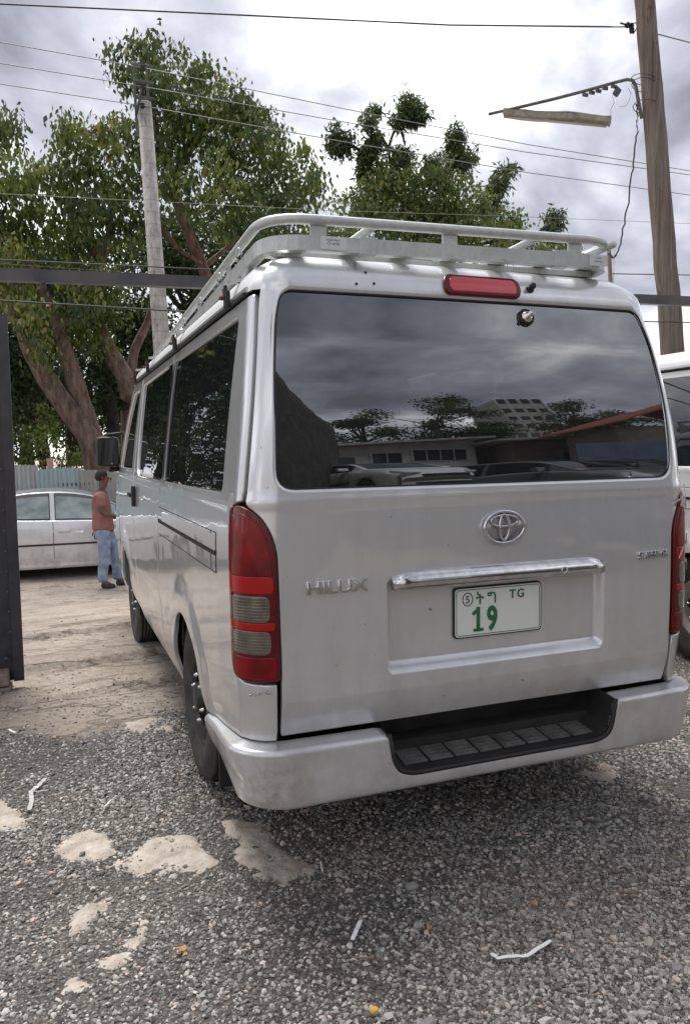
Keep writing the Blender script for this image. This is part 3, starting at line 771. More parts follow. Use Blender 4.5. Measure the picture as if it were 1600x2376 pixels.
# ---------------- badges
be=empty('ring_emblem'); be.parent=van; ec=Vector((.024,-.008,1.126))
def ell(a,b,cx,cz,r,n=40): return [(ec.x+cx+a*math.cos(2*PI*k/n),-.010-.004*math.cos(2*PI*k/n)**2,ec.z+cz+b*math.sin(2*PI*k/n)) for k in range(n)]
m=MB(); m.lathe([(.0005,-.001),(.073,-.001),(.076,.004)],ax='y',n=40); ob=m.build('emblem_base',pmat('emblem_recess',(.36,.36,.37),.3,.6,coat=.8),be); ob.data.transform(Matrix.Translation((ec.x,-.003,ec.z))@Matrix.Diagonal((1,1,.70,1)))
for nm,a,b,cx,cz,r in (('outer_ring',.074,.052,0,0,.0062),('cross_ring',.051,.0185,0,.021,.0046),('upright_ring',.0175,.042,0,.000,.0046)):
    m=MB(); m.tube(ell(a,b,cx,cz,r),r,8,closed=True); m.build(nm,BADGE,be)
def badge(name,body,p0,p1,size,sx,sh,bev=.0016,y=-.004):
    x0,z0=p0;x1,z1=p1; ang=math.atan2(z1-z0,x1-x0)
    o=text_mesh(name,body,size,.0035,BADGE,van,Matrix.Identity(4),bevel=bev,shear=sh)
    xs=[v.co.x for v in o.data.vertices]; k=(math.hypot(x1-x0,z1-z0))/(max(xs)-min(xs))
    o.data.transform(Matrix.Translation((x0,y,z0))@Matrix.Rotation(-ang,4,'Y')@Matrix.Rotation(PI/2,4,'X')@Matrix.Diagonal((k,1,1,1))@Matrix.Translation((-min(xs),0,0)))
    return o
badge('lettering_badge','HILUX',(-.652,.957),(-.455,.957),.054,1,0,.0016)
badge('lettering_badge','SUPER GL',(.578,.985),(.716,.988),.034,1,.25,.0012)
badge('lettering_badge','TOYOTA',(-.835+.0,.668),(-.765,.668),.012,1,0,.0002,y=.001)
# ---------------- bumper step
nt_=round_poly([(-.408,.505),(-.392,.425),(-.375,.392),(-.33,.376),(.38,.376),(.425,.392),(.442,.425),(.458,.505)],[0,.02,.03,.03,.03,.03,.02,0],4)
PADM=std('worn_tread_plastic',(.06,.058,.055),(.13,.125,.12),16,rough=.55,bump=.2,bdist=.002); se=empty('bumper_step'); se.parent=van
m=MB()
fy=lambda t: F0(t,.44)[1]-.060
a=[(t,fy(t)+.004,v) for t,v in nt_]; b=[(t*.985+.0004,.155,v+.018 if v<.45 else v+.03) for t,v in nt_]; n=len(a)
m.add(a+b,[(i,i+1,n+i+1,n+i) for i in range(n-1)],True); m.box((.025,.165,.47),(.90,.012,.24)); m.build('step_well',STEPPL,se)
m=MB(); m.tube([(t,fy(t),v-.006 if v<.45 else v) for t,v in nt_],.0085,8); m.build('step_lip',SEAL,se)
for k in range(8):
    x0=lerp(-.335,.385-.075,k/7); e=empty('tread_pad'); 
    m=MB(); m.box((x0+.038,.055,.392),(.083,.125,.008),R=Euler((.12,0,0)).to_matrix(),bev=.003)
    for q in range(6):
        if k==0 and q in (2,3): continue
        m.box((x0+.038,.002+q*.021,.391+q*.0025),(.062,.006,.013),bev=.002)
    bpy.data.objects.remove(e); m.build('tread_pad',PADM,se)
# ---------------- door mirror
def mirror_at(s):
    c=at(246,1027,Y=4.05); x=abs(c.x); 
    e=empty('door_mirror'); e.parent=van
    m=MB(); m.box((s*x,4.09,c.z),(.175,.12,.235),bev=.045); m.build('mirror_housing',BLACKPL,e)
    m=MB(); m.prism(round_poly([(-.072,-.10),(.072,-.10),(.072,.10),(-.072,.10)],.03,4),(s*x,4.028,c.z),(1,0,0),(0,0,1),(0,-1,0),.004); m.build('mirror_glass',pmat('mirror_glass',(.05,.055,.06),.02,1.),e)
    m=MB(); m.tube([(s*x*.97,4.10,c.z-.10),(s*.90,4.12,c.z-.14),(s*.80,4.08,c.z-.13)],.02,8); m.build('mirror_arm',BLACKPL,e); m=MB(); m.tube([(s*x*.97,4.10,c.z+.10),(s*.92,4.10,c.z+.13),(s*.80,4.0,c.z+.14)],.012,8); m.build('mirror_arm',BLACKPL,e)
mirror_at(-1); mirror_at(1)
# ---------------- roof rack
rk=empty('roof_rack'); rk.parent=van
RKR=Matrix.Rotation(math.radians(-2.1),4,'Z'); RKC=Vector((-.05,.13,0)); rk.location=RKC-(RKR@RKC); rk.rotation_euler=(0,0,math.radians(-2.1)); RKI=(Matrix.Translation(rk.location)@RKR).inverted()
def unrot(o): o.data.transform(RKI); return o
XL,XR,Y0,Y1=-.705,.552,.13,3.75; ZL,ZU=2.028,2.099
def loop(z,ins,r=.13,n=7):
    x0,x1,y0,y1=XL+ins,XR-ins,Y0+ins,Y1-ins; c=round_poly([(x0,y0),(x0,y1),(x1,y1),(x1,y0)],r,n); return [(x,y,z+.010*x) for x,y in c]
def seg(p,q,n=8): return [tuple(lerp(p[i],q[i],k/n) for i in range(3)) for k in range(n+1)]
m=MB(); m.tube(loop(ZL,0),.5,closed=True,sq=(.032,.046)); m.build('lower_frame',RACK,rk)
m=MB(); m.tube(loop(ZU,-.012,.15),.0160,10,closed=True); m.build('upper_rail',RACK,rk)
zz2=lambda x,z: z+.010*x
for x in (-.545,-.095,.385): 
    m=MB(); m.box((x,Y0-.004,zz2(x,(ZL+ZU)/2+.006)),(.052,.010,ZU-ZL-.026)); m.build('upright_plate',RACK,rk)
for s in (-1,1):
    for y in (.75,1.5,2.3,3.0,3.5):
        m=MB(); m.box(((XR+.004 if s>0 else XL-.004),y,zz2(s*XR,(ZL+ZU)/2+.008)),(.010,.045,ZU-ZL-.026)); m.build('upright_plate',RACK,rk)
for x in (-.40,.19,.50):
    m=MB(); m.tube([(x+.05,Y0-.004,ZU),(x-.01,Y0+.36,ZU-.035),(x-.02,Y0+.42,ZL+.02)],.014,8); m.build('brace',RACK,rk)
for k in range(7):
    x=lerp(-.60,.50,k/6); m=MB(); m.box((x,(Y0+Y1)/2,zz2(x,ZL+.004)),(.06,Y1-Y0-.05,.016),bev=.002); m.build('floor_slat',RACK,rk)
for k in range(5):
    y=lerp(Y0+.12,Y1-.2,k/4); m=MB(); m.box(((XL+XR)/2,y,ZL-.014),(XR-XL-.04,.04,.020),bev=.002); m.build('cross_member',RACK,rk)
for k,x in enumerate((-.385,.325)):   # overlapping joint sleeves on the rear frame
    m=MB(); m.box((x,Y0-.001,zz2(x,ZL)),(.055,.038,.056),bev=.002); m.build('joint_sleeve',RACK,rk)
def hook(p,sx,sy,r=.022):
    m=MB(); pts=[]
    for k in range(11):
        a=lerp(-.3,PI*1.25,k/10); pts.append((p[0]+sx*(r-r*math.cos(a)),p[1]+sy*(r-r*math.cos(a)),p[2]+r*1.1*math.sin(a)))
    m.tube(pts,.0045,6); m.build('tie_hook',RACK,rk)
for y in (.42,.80,1.30,1.85,2.4,2.9,3.4):
    hook((XL-.022,y,ZL+.02),-.25,.6); hook((XR+.022,y,ZL+.02),.25,.6)
for x in (-.46,.10,.42): hook((x,Y0+.33,ZL+.04),.7,0,.026)
for s in (-1,1):
    for y in (.42,1.55,2.6,3.3):
        xg=s*(prof(1.877)[1]+.012); xr=(XR-.004 if s>0 else XL+.004)+.0367*(y-.13)
        m=MB(); m.prism([(0,0),(.035,-.004),(.05,.090),(.085,.150),(-.04,.150),(-.01,.090)],(xr+s*.012,y,1.885),(0,1,0),(0,0,1),(s,0,0),.008); m.tube([(xr,y+.02,1.965),(xg,y+.02,1.955)],.5,sq=(.03,.012)); unrot(m.build('foot_bracket',RACK,rk))
        m=MB(); m.box((xg+s*.008,y+.02,1.895),(.016,.045,.055),bev=.005); m.box((xg+s*.012,y+.02,1.922),(.010,.022,.04),bev=.003); unrot(m.build('gutter_clamp',BLACKPL,rk))
        m=MB(); m.tube([(xg+s*.02,y+.02,1.90),(xg+s*.034,y+.02,1.90)],.008,6); m.tube([(xg+s*.005,y+.035,1.878),(xg+s*.012,y+.04,1.935)],.5,sq=(.01,.012)); unrot(m.build('clamp_bolt',RUST,rk))
# printed stickers on the rack frame
def sticker(x,y,z,w,h,body,sgn=1):
    m=MB(); m.prism([(-w/2,-h/2),(w/2,-h/2),(w/2,h/2),(-w/2,h/2)],(x,y,z),(1,0,0),(0,0,1),(0,-1,0),.0006); st=m.build('maker_sticker',pmat('sticker_pale',(.60,.62,.62),.5),rk)
    for i,(tx,s_) in enumerate(body): text_mesh('sticker_print',tx,s_,.0002,PLATEK if False else pmat('sticker_ink',(.10,.10,.13),.6),st,Matrix.Translation((x,y-.0009,z+h/2-.013-.012*i))@Matrix.Rotation(PI/2,4,'X'),align='CENTER')
sticker(-.50+.0,Y0-.0172,ZL-.003,.085,.040,[('ROOF RACK',.008),('O acila',.014)] )
sticker(.475,Y0-.0172,ZL+.006,.075,.038,[('O acila',.008),('ROOF RACK',.006)])
# ================================================================== ground
def vnoise(seed):
    r_=np.random.default_rng(seed); g_=r_.random((64,64))
    def f(x,y):
        xi=np.floor(x).astype(int);yi=np.floor(y).astype(int);fx=x-xi;fy=y-yi;fx=fx*fx*(3-2*fx);fy=fy*fy*(3-2*fy)
        a=g_[xi%64,yi%64];b=g_[(xi+1)%64,yi%64];c=g_[xi%64,(yi+1)%64];d=g_[(xi+1)%64,(yi+1)%64]
        return (a*(1-fx)+b*fx)*(1-fy)+(c*(1-fx)+d*fx)*fy-.5
    return f
_n1,_n2,_n3=vnoise(1),vnoise(2),vnoise(3)
def fbm(x,y,s,o=4,g=.5):
    t=0;a=1.
    for k in range(o): t=t+a*(_n1,_n2,_n3)[k%3](x*s+k*7.3,y*s+k*3.1); s*=2.03;a*=g
    return t
def sm(t): t=np.clip(t,0,1); return t*t*(3-2*t)
def gz(x,y):
    """height of the yard and road"""
    x=np.asarray(x,float);y=np.asarray(y,float)
    z=-.60*sm((y-3.9)/5.6)+np.where(y<-3.5,.12*(-3.5-y),0.)*np.clip((60+y)/30,0,1)
    z=z+.10*0
    # ruts and broken ledges across the gateway
    yy=y-.18*(x+1)+.10*fbm(x,y,.9,3)
    led=1.5*.030*sm((yy-2.55)/.05)*sm((3.05-yy)/.35)+1.6*.035*sm((yy-3.2)/.04)*sm((3.9-yy)/.5)+1.6*.028*sm((yy-4.15)/.05)*sm((4.9-yy)/.5)
    z=z-.02*sm((y-2.0)/.4)*sm((4.6-y)/.6)+led*sm((1.5-np.abs(x+1.4))/.8)*.9
    z=z+.018*fbm(x,y,1.1,4)+.006*fbm(x,y,7,4)*sm((y-1.6)/.7)
    return z
def gmask(x,y):
    """1 where loose gravel lies"""
    e=2.10+.42*fbm(x,y,1.6,5)+.10*fbm(x,y,9,3)+.5*sm((x-.6)/1.2)
    return sm((e-y)/.22)*sm((y+6)/1.)+.0
def axis_lines():
    xs=list(np.arange(-3.2,3.2,.035)); ys=list(np.arange(-1.4,6.2,.030))
    d=.05;x=3.2
    while x<1500: x+=d; xs.append(x); d*=1.16
    d=.05;x=-3.2
    while x>-1500: x-=d; xs.append(x); d*=1.16
    d=.04;y=6.2
    while y<1500: y+=d; ys.append(y); d*=1.07 if y<14 else 1.2
    d=.05;y=-1.4
    while y>-600: y-=d; ys.append(y); d*=1.16
    return np.array(sorted(xs)),np.array(sorted(ys))
def fast_mesh(name, V, Q, mat, parent=None, smooth=True, n=4):
    me=bpy.data.meshes.new(name); V=np.asarray(V,np.float32);Q=np.asarray(Q,np.int32)
    me.vertices.add(len(V)); me.vertices.foreach_set('co',V.ravel()); me.loops.add(Q.size); me.loops.foreach_set('vertex_index',Q.ravel())
    me.polygons.add(len(Q)); me.polygons.foreach_set('loop_start',np.arange(0,Q.size,n,dtype=np.int32)); me.polygons.foreach_set('loop_total',np.full(len(Q),n,np.int32))
    me.polygons.foreach_set('use_smooth',np.full(len(Q),smooth)); me.update(calc_edges=True)
    return link(name,me,mat,parent)
XS,YS=axis_lines(); GX,GY=np.meshgrid(XS,YS,indexing='ij'); GZ=gz(GX,GY)
nx,ny=GX.shape; idx=np.arange(nx*ny).reshape(nx,ny)
Q=np.stack([idx[:-1,:-1],idx[1:,:-1],idx[1:,1:],idx[:-1,1:]],-1).reshape(-1,4)
def mk_ground():
    m=pmat('yard_ground',(.3,.25,.2),.95); g=G(m)
    a=g.n('ShaderNodeAttribute',attribute_name='gravel').outputs['Fac']; co=g.co()
    dirt=g.ramp(g.noise(1.6,10,.68),[(.30,(.36,.29,.23)),(.46,(.51,.425,.35)),(.6,(.60,.515,.435)),(.72,(.66,.58,.50))])
    streak=g.ramp(g.noise(2.2,8,.65,sc=(.8,1.5,1)),[(.42,0.),(.66,.35)])
    dirt=g.mix(streak,dirt,(.30,.25,.21))
    def crack(seed_sc,w_):
        n_=g.noise(1.25,7,.55,sc=seed_sc,dist=.4); return g.ramp(g.math('ABSOLUTE',g.math('SUBTRACT',n_,.5)),[(0.,1.),(w_,0.)])
    ck=g.math('MAXIMUM',crack((.35,1.1,1),.012),crack((.5,1.9,2),.008)); dirt=g.mix(g.math('MULTIPLY',ck,.75),dirt,(.10,.08,.065))
    sp=g.noise(26,6,.75); dirt=g.mix(g.ramp(sp,[(.38,.55),(.56,0.)]),dirt,(.22,.18,.145)); dirt=g.mix(g.ramp(g.noise(70,3,.6),[(.6,0.),(.75,.6)]),dirt,(.70,.62,.53))
    peb=g.n('ShaderNodeTexVoronoi',{'Vector':co,'Scale':55.}); dirt=g.mix(g.ramp(peb.outputs['Distance'],[(.0,.35),(.22,0.)]),dirt,(.14,.12,.10))
    vo=g.n('ShaderNodeTexVoronoi',{'Vector':co,'Scale':95.})
    rc=g.xyz(vo.outputs['Color'])[0]
    gr=g.ramp(rc,[(.0,(.045,.044,.042)),(.5,(.14,.135,.127)),(.85,(.25,.24,.225)),(1.,(.40,.38,.345))])
    dust=g.ramp(g.noise(1.7,7,.65),[(.40,.1),(.68,.85)]); gr=g.mix(dust,gr,(.33,.285,.235))
    gr=g.mix(g.ramp(vo.outputs['Distance'],[(.3,0.),(.62,.6)]),gr,(.04,.036,.032))
    g.l(g.mix(a,dirt,gr),g.b.inputs['Base Color'])
    hb=g.mix(a,g.math('SUBTRACT',g.noise(30,7,.75),g.math('MULTIPLY',ck,.6)),g.math('SUBTRACT',1.,vo.outputs['Distance']))
    b1=g.bump(g.noise(5,9,.72),1.0,.09); g.l(g.bump(hb,.7,.012,b1),g.b.inputs['Normal'])
    return m
GROUNDM=mk_ground()
gr_o=fast_mesh('ground',np.stack([GX,GY,GZ],-1).reshape(-1,3),Q,GROUNDM); tag(gr_o,'grey gravel yard and pale dirt road',kind='structure')
at_=gr_o.data.attributes.new('gravel','FLOAT','POINT'); at_.data.foreach_set('value',gmask(GX,GY).astype(np.float32).ravel())
# ---------------- gravel
def stone_mesh(name,seed,sub=1,flat=.65,jit=.28):
    r_=np.random.default_rng(seed); bm=bmesh.new(); bmesh.ops.create_icosphere(bm,subdivisions=sub,radius=1)
    for v in bm.verts:
        k=1+r_.uniform(-jit,jit); v.co=Vector((v.co.x*k*1.1,v.co.y*k*.85,v.co.z*k*flat))
    me=bpy.data.meshes.new(name); bm.to_mesh(me); bm.free(); return me
def mk_gravel():
    m=pmat('crushed_stone',(.2,.2,.2),.85); g=G(m)
    rnd=g.n('ShaderNodeObjectInfo').outputs['Random']
    pos=g.n('ShaderNodeNewGeometry').outputs['Position']
    c=g.ramp(rnd,[(0.,(.05,.048,.045)),(.22,(.125,.12,.111)),(.45,(.215,.207,.193)),(.7,(.32,.307,.285)),(.87,(.44,.42,.385)),(.96,(.60,.57,.52)),(1.,(.60,.42,.32))])
    t=g.ramp(g.noise(1.1,4,.6,vec=pos),[(.4,0.),(.72,.32)]); c=g.mix(t,c,(.33,.27,.20))
    c=g.mix(g.math('MULTIPLY',g.noise(110,3,.6,vec=pos),.5),c,g.mix(.5,c,(.05,.05,.05)))
    g.l(c,g.b.inputs['Base Color']); return m
GRAV=mk_gravel()
gcol=bpy.data.collections.new('gravel_stones')
for k in range(7):
    me=stone_mesh('crushed_stone',40+k,1,.6,.36); me.materials.append(GRAV); o=bpy.data.objects.new('crushed_stone',me); gcol.objects.link(o)
def scatter(n,x0,x1,y0,y1,smin,smax,seed,pw=2.2):
    r_=np.random.default_rng(seed); x=r_.uniform(x0,x1,n);y=r_.uniform(y0,y1,n)
    k=r_.random(n)<gmask(x,y)*np.clip(.85+1.3*fbm(x,y,1.3,4),.25,1)+.02+.03*(y<4.2); x=x[k];y=y[k]; n=len(x)
    s=smin+(smax-smin)*r_.random(n)**pw; return np.stack([x,y,gz(x,y)+s*.15],-1),s
A1,S1=scatter(95000,-2.3,.9,-1.05,.3,.0028,.0088,11)
A2,S2=scatter(95000,-2.6,2.4,.3,2.7,.0034,.0095,12)
A3,S3=scatter(9000,-3.4,4.0,-2.6,5.0,.006,.016,13)
A5,S5=scatter(60000,-3.8,3.0,-3.0,3.2,.0045,.0105,15)
A4,S4=scatter(420,-2.3,2.0,-1.0,3.0,.011,.020,14)
PTS=np.vstack([A1,A2,A3,A4,A5]).astype(np.float32); SS=np.concatenate([S1,S2,S3,S4,S5]).astype(np.float32)
me=bpy.data.meshes.new('gravel'); me.vertices.add(len(PTS)); me.vertices.foreach_set('co',PTS.ravel())
a_=me.attributes.new('size','FLOAT','POINT'); a_.data.foreach_set('value',SS)
me.materials.append(GRAV); go=bpy.data.objects.new('gravel',me); COL.objects.link(go); tag(go,'loose grey crushed stone gravel covering the yard','gravel',kind='stuff')
ng=bpy.data.node_groups.new('gravel_scatter','GeometryNodeTree'); ng.interface.new_socket('Geometry',in_out='INPUT',socket_type='NodeSocketGeometry'); ng.interface.new_socket('Geometry',in_out='OUTPUT',socket_type='NodeSocketGeometry')
def gn(t): return ng.nodes.new(t)
gi=gn('NodeGroupInput');go_=gn('NodeGroupOutput');ip=gn('GeometryNodeInstanceOnPoints');ci=gn('GeometryNodeCollectionInfo');ci.inputs['Collection'].default_value=gcol;ci.inputs['Separate Children'].default_value=True;ci.inputs['Reset Children'].default_value=True
rv=gn('FunctionNodeRandomValue');rv.data_type='FLOAT_VECTOR';rv.inputs[0].default_value=(-.5,-.5,0);rv.inputs[1].default_value=(.5,.5,6.283)
na=gn('GeometryNodeInputNamedAttribute');na.data_type='FLOAT';na.inputs['Name'].default_value='size'
ip.inputs['Pick Instance'].default_value=True
L=ng.links.new; L(gi.outputs[0],ip.inputs['Points']);L(ci.outputs[0],ip.inputs['Instance']);L(rv.outputs[0],ip.inputs['Rotation']);L(na.outputs[0],ip.inputs['Scale']);L(ip.outputs[0],go_.inputs[0])
md=go.modifiers.new('scatter','NODES'); md.node_group=ng
# ---------------- flat rocks showing through the gravel
ROCKM=std('tan_bedrock',(.24,.21,.18),(.42,.36,.30),11,rough=.95,bump=1.,bdist=.012,detail=12,c3=(.54,.50,.45))
def speck(m):
    g=G(m); src=g.b.inputs['Base Color'].links[0].from_socket; v=g.n('ShaderNodeTexVoronoi',{'Vector':g.co(),'Scale':60.}); f=g.ramp(g.math('ADD',v.outputs['Distance'],g.math('MULTIPLY',g.noise(8,4,.6),.9)),[(.50,.75),(.58,0.)])
    g.l(g.mix(f,src,(.09,.085,.08)),g.b.inputs['Base Color'])
speck(ROCKM)
GREYROCK=std('grey_rock',(.16,.155,.15),(.30,.29,.275),9,rough=.95,bump=.7,bdist=.006)
def rock(px,h,label,mat=None,name='embedded_rock',grp='flat rocks showing through the gravel'):
    pl=[tuple(at(x,y,Z=.01)[:2]) for x,y in px]; c=np.mean(pl,0); o=[(p[0]-c[0],p[1]-c[1]) for p in pl]
    o=round_poly(o,.05,3); o=resample(o,.012)
    o=[(x+.055*float(fbm(x*1+c[0],y+c[1],11,4)),y+.055*float(fbm(x+c[0]+5,y+c[1],11,4))) for x,y in o]
    O=np.array(o); gxx=np.arange(O[:,0].min(),O[:,0].max(),.014);gyy=np.arange(O[:,1].min(),O[:,1].max(),.014)
    Gp=np.array([(a+(b%2)*.0,b) for a in gxx for b in gyy]); Gp=Gp[inside_np(Gp,o)]
    if len(Gp):
        dm=np.sqrt(((Gp[:,None]-O[None])**2).sum(2)).min(1); Gp=Gp[dm>.006]; dm=dm[dm>.006]
    pts=o+[tuple(p) for p in Gp]; n=len(o)
    res=delaunay_2d_cdt([Vector(p) for p in pts],[(i,(i+1)%n) for i in range(n)],[],1,1e-7); V=[tuple(v) for v in res[0]]
    vs=[]
    for x,y in V:
        d=np.sqrt(((O-(x,y))**2).sum(1)).min(); z=(h*.34)*(sm(np.array(d/.03))*1.0)-.003+.016*float(fbm(x+c[0],y+c[1],13,5))*min(1,d/.02)
        vs.append((x,y,z+float(gz(x+c[0],y+c[1]))-float(gz(c[0],c[1]))))
    ob=mesh(name,vs,[tuple(f) for f in res[2]],mat or ROCKM,None,True); ob.location=(c[0],c[1],float(gz(c[0],c[1]))+.003)
    bpy.context.view_layer.update()
    tag(ob,label,'rock',grp); return ob
rock([(-45,1812),(0,1808),(38,1825),(70,1868),(35,1892),(0,1905),(-50,1890)],.022,'flat tan rock cut by the left picture edge beside a plastic shred')
rock([(122,1922),(160,1893),(215,1878),(262,1902),(264,1925),(200,1947),(150,1945)],.020,'small tan rock left of the long pale flat rock')
rock([(235,1965),(300,1925),(370,1885),(445,1885),(455,1925),(482,1948),(460,1978),(400,1985),(340,1992),(300,1968)],.020,'long pale flat rock in front of the rear left wheel')
rock([(505,1855),(610,1870),(640,1915),(715,1950),(724,1985),(640,2008),(560,1990),(545,1950),(520,1905)],.018,'brown flat rock under the left bumper corner')
rock([(148,2078),(165,2050),(225,2033),(248,2040),(215,2062),(190,2098),(155,2108)],.026,'rounded tan rock above the crescent shaped one')
rock([(212,2182),(240,2155),(295,2130),(308,2085),(333,2070),(325,2125),(292,2172),(230,2190)],.018,'crescent shaped pale rock half buried in gravel')
rock([(116,2228),(150,2203),(194,2213),(188,2245),(145,2258)],.022,'small pinkish rock lowest at the left')
rock([(220,2225),(255,2205),(302,2218),(290,2238)],.016,'low brownish rock right of the small pinkish one')
rock([(1305,1762),(1375,1728),(1418,1765),(1370,1780)],.022,'grey tan rock under the right bumper corner')
rock([(275,1642),(400,1628),(408,1658),(300,1668)],.014,'thin tan rock patch left of the rear wheel')
rock([(418,2268),(440,2258),(465,2272),(455,2292),(425,2290)],.02,'fist sized pale stone near the bottom edge')
rock([(1200,2050),(1235,2040),(1262,2062),(1250,2090),(1215,2085)],.014,'grey flattened lump beside an orange leaf',GREYROCK)
for i,(x,y,r_,lb) in enumerate(((935,2008,.022,'dark angular stone on the gravel below the bumper step'),(1540,2200,.016,'light stone near the right picture edge'),(975,2320,.018,'grey stone near the bottom edge'),(330,1838,.018,'flat dark chip of stone behind the small tan rock'),(120,2000,.014,'pale pebble above the rounded tan rock'))):
    me=stone_mesh('loose_stone',90+i,2,.55,.14); me.transform(Matrix.Scale(r_,4)); o=link('loose_stone',me,GREYROCK); p=at(x,y,Z=.01); o.location=(p.x,p.y,float(gz(p.x,p.y))+r_*.3); tag(o,lb,'stone','loose stones on the gravel')
# ---------------- litter
TAPEM=pmat('white_plastic',(.78,.78,.76),.5); SHRED=pmat('clear_plastic_shred',(.50,.49,.48),.25,coat=.6)
def strip(px,w,name,label,cat,mat,lift=.018,grp=None):
    P=[]
    for (a,b) in zip(px[:-1],px[1:]):
        for k in range(6): P.append((lerp(a[0],b[0],k/6),lerp(a[1],b[1],k/6)))
    P.append(px[-1]); pts=[]
    for x,y in P: p=at(x,y,Z=.018); pts.append(Vector((p.x,p.y,float(gz(p.x,p.y))+lift+random.uniform(-.001,.002))))
    vs=[];fs=[]
    for i,p in enumerate(pts):
        d=(pts[min(i+1,len(pts)-1)]-pts[max(i-1,0)]).normalized(); s_=d.cross(Vector((0,0,1)))*w/2*(1 if 0<i<len(pts)-1 else .8); u=Vector((0,0,.0012))
        vs+=[p-s_,p+s_,p+s_-u,p-s_-u]
    for i in range(len(pts)-1):
        for k in range(4): fs.append((4*i+k,4*i+(k+1)%4,4*i+4+(k+1)%4,4*i+4+k))
    o=mesh(name,vs,fs,mat); return tag(o,label,cat,grp)
strip([(1116,2171),(1130,2181),(1198,2178),(1252,2145)],.0115,'plastic_strip','longer white bent plastic strip on the gravel at right','plastic strip',TAPEM)
strip([(800,2133),(820,2086)],.0125,'plastic_strip','short straight white plastic strip on the gravel','plastic strip',TAPEM)
strip([(728,1955),(733,1980)],.005,'plastic_strip','thin white curled shred right of the brown flat rock','plastic strip',TAPEM)
strip([(238,1835),(252,1820)],.006,'plastic_strip','tiny white plastic scrap behind the small tan rock','plastic strip',TAPEM)
strip([(66,1842),(72,1820),(70,1800),(85,1790),(104,1770)],.017,'plastic_shred','crumpled clear plastic shred by the left edge','plastic scrap',SHRED)
strip([(78,1800),(110,1798)],.006,'plastic_shred','side tail of crumpled plastic near the left edge','plastic scrap',SHRED)
strip([(20,1655),(34,1662)],.012,'plastic_scrap','white scrap by the gate footing','plastic scrap',TAPEM)
TWIG=std('dry_twig',(.12,.075,.045),(.24,.16,.10),30,rough=.9)
for px,lb in (([(800,2172),(840,2176),(872,2184)],'thin dry twig on the gravel under the short white strip'),([(1410,2028),(1440,2030),(1452,2034)],'reddish twig on the gravel at right'),([(110,2040),(128,2010),(150,1990)],'pale dry grass stem beside the rounded tan rock')):
    m=MB(); pp=[at(x,y,Z=.018) for x,y in px]; m.tube([(p.x,p.y,float(gz(p.x,p.y))+.018) for p in pp],.0022,6); tag(m.build('twig',TWIG),lb,'twig')
FALL=std('fallen_leaf_orange',(.30,.13,.05),(.48,.27,.08),30,rough=.7); FRUIT=std('yellow_fruit',(.60,.32,.04),(.75,.45,.08),20,rough=.5)
for i,(x,y,s_,lb,mt) in enumerate(((1213,2056,.022,'orange dry leaf touching the grey flattened lump',FALL),(975,2106,.020,'brown orange leaf between the two white strips',FALL),(412,2150,.024,'yellow leaf left of centre on the gravel',FALL),(420,2165,.014,'small brown leaf bit just below the yellow leaf',FALL),(270,2130+0,.010,'reddish leaf scrap by the crescent rock',FALL),(1548,1950,.014,'red leaf at the right edge of the gravel',FALL),(272,2360-30,.012,'yellow bit at the bottom edge',FRUIT))):
    p=at(x,y,Z=.018); z0=float(gz(p.x,p.y))+.018; a=i*1.3; vs=[]
    for k in range(8):
        t=2*PI*k/8; rr=s_*(.9 if k%4 else 1.2)*(.55 if k in (2,6) else 1)*.6; vs.append((p.x+rr*math.cos(t+a),p.y+rr*math.sin(t+a),z0+.004*math.sin(2*t)))
    vs.append((p.x,p.y,z0-.001)); o=mesh('fallen_leaf',vs,[(k,(k+1)%8,8) for k in range(8)],mt); tag(o,lb,'leaf')
me=stone_mesh('fallen_fruit',77,2,.8,.08); me.transform(Matrix.Scale(.011,4)); o=link('fallen_fruit',me,FRUIT); p=at(850,2290,Z=.02); o.location=(p.x,p.y,float(gz(p.x,p.y))+.016); tag(o,'small round yellow fruit on the gravel near the bottom edge','fruit')
# ================================================================== gate
GATEM=std('black_gate_steel',(.014,.014,.018),(.035,.035,.042),9,rough=.45,bump=.2,bdist=.002,coat=.2)
gt=empty('steel_gate',(-1.58,2.85,0),label='black steel gate leaf standing open at the left edge',cat='gate')
def GP(px,py,Y=2.85): p=at(px,py,Y=Y); return Vector((p.x+1.58,p.y-2.85,p.z))
a=GP(10,715);b=GP(53,1545); m=MB(); dirv=(b-a).normalized()
m.tube([a+Vector((-.014,0,0)),b+Vector((-.022,0,0))],.5,sq=(.058,.045)); m.build('gate_frame',GATEM,gt)
m=MB(); L1=1.25; c1=a+Vector((-.03,.01,0)); d1=b+Vector((-.05,.01,.0)); m.prism([(0,0),(d1.x-c1.x,d1.z-c1.z),(d1.x-c1.x-L1,d1.z-c1.z+.03),(-L1,.03)],c1,(1,0,0),(0,0,1),(0,1,0),.003); m.build('gate_sheet',GATEM,gt)
m=MB()
for k in range(3): z=lerp(b.z+.1,a.z-.1,k/2); m.box((a.x-.7,.04,z),(1.25,.035,.04))
m.build('gate_rail',GATEM,gt)
m=MB()
for k in range(14): z=lerp(b.z+.3,a.z-.3,k/13); p=a+(b-a)*((a.z-z)/(a.z-b.z)); m.tube([p+Vector((-.065,-.03,0)),p+Vector((-.055,-.03,.012))],.004,6)
m.build('weld_bead',pmat('weld_bead',(.12,.12,.12),.5,.6),gt)
m=MB(); p=GP(15,1495); m.lathe([(.0005,-.02),(.012,-.02),(.016,-.012),(.016,0)],c=(p.x,p.y-.03,p.z),ax='y',n=12); m.build('gate_bolt',GATEM,gt)
ft=empty('gate_footing',(-1.66,2.80,0),label='low masonry footing under the black gate leaf',cat='footing')
BRK=std('footing_stone',(.15,.12,.10),(.30,.24,.19),18,rough=.95,bump=.6)
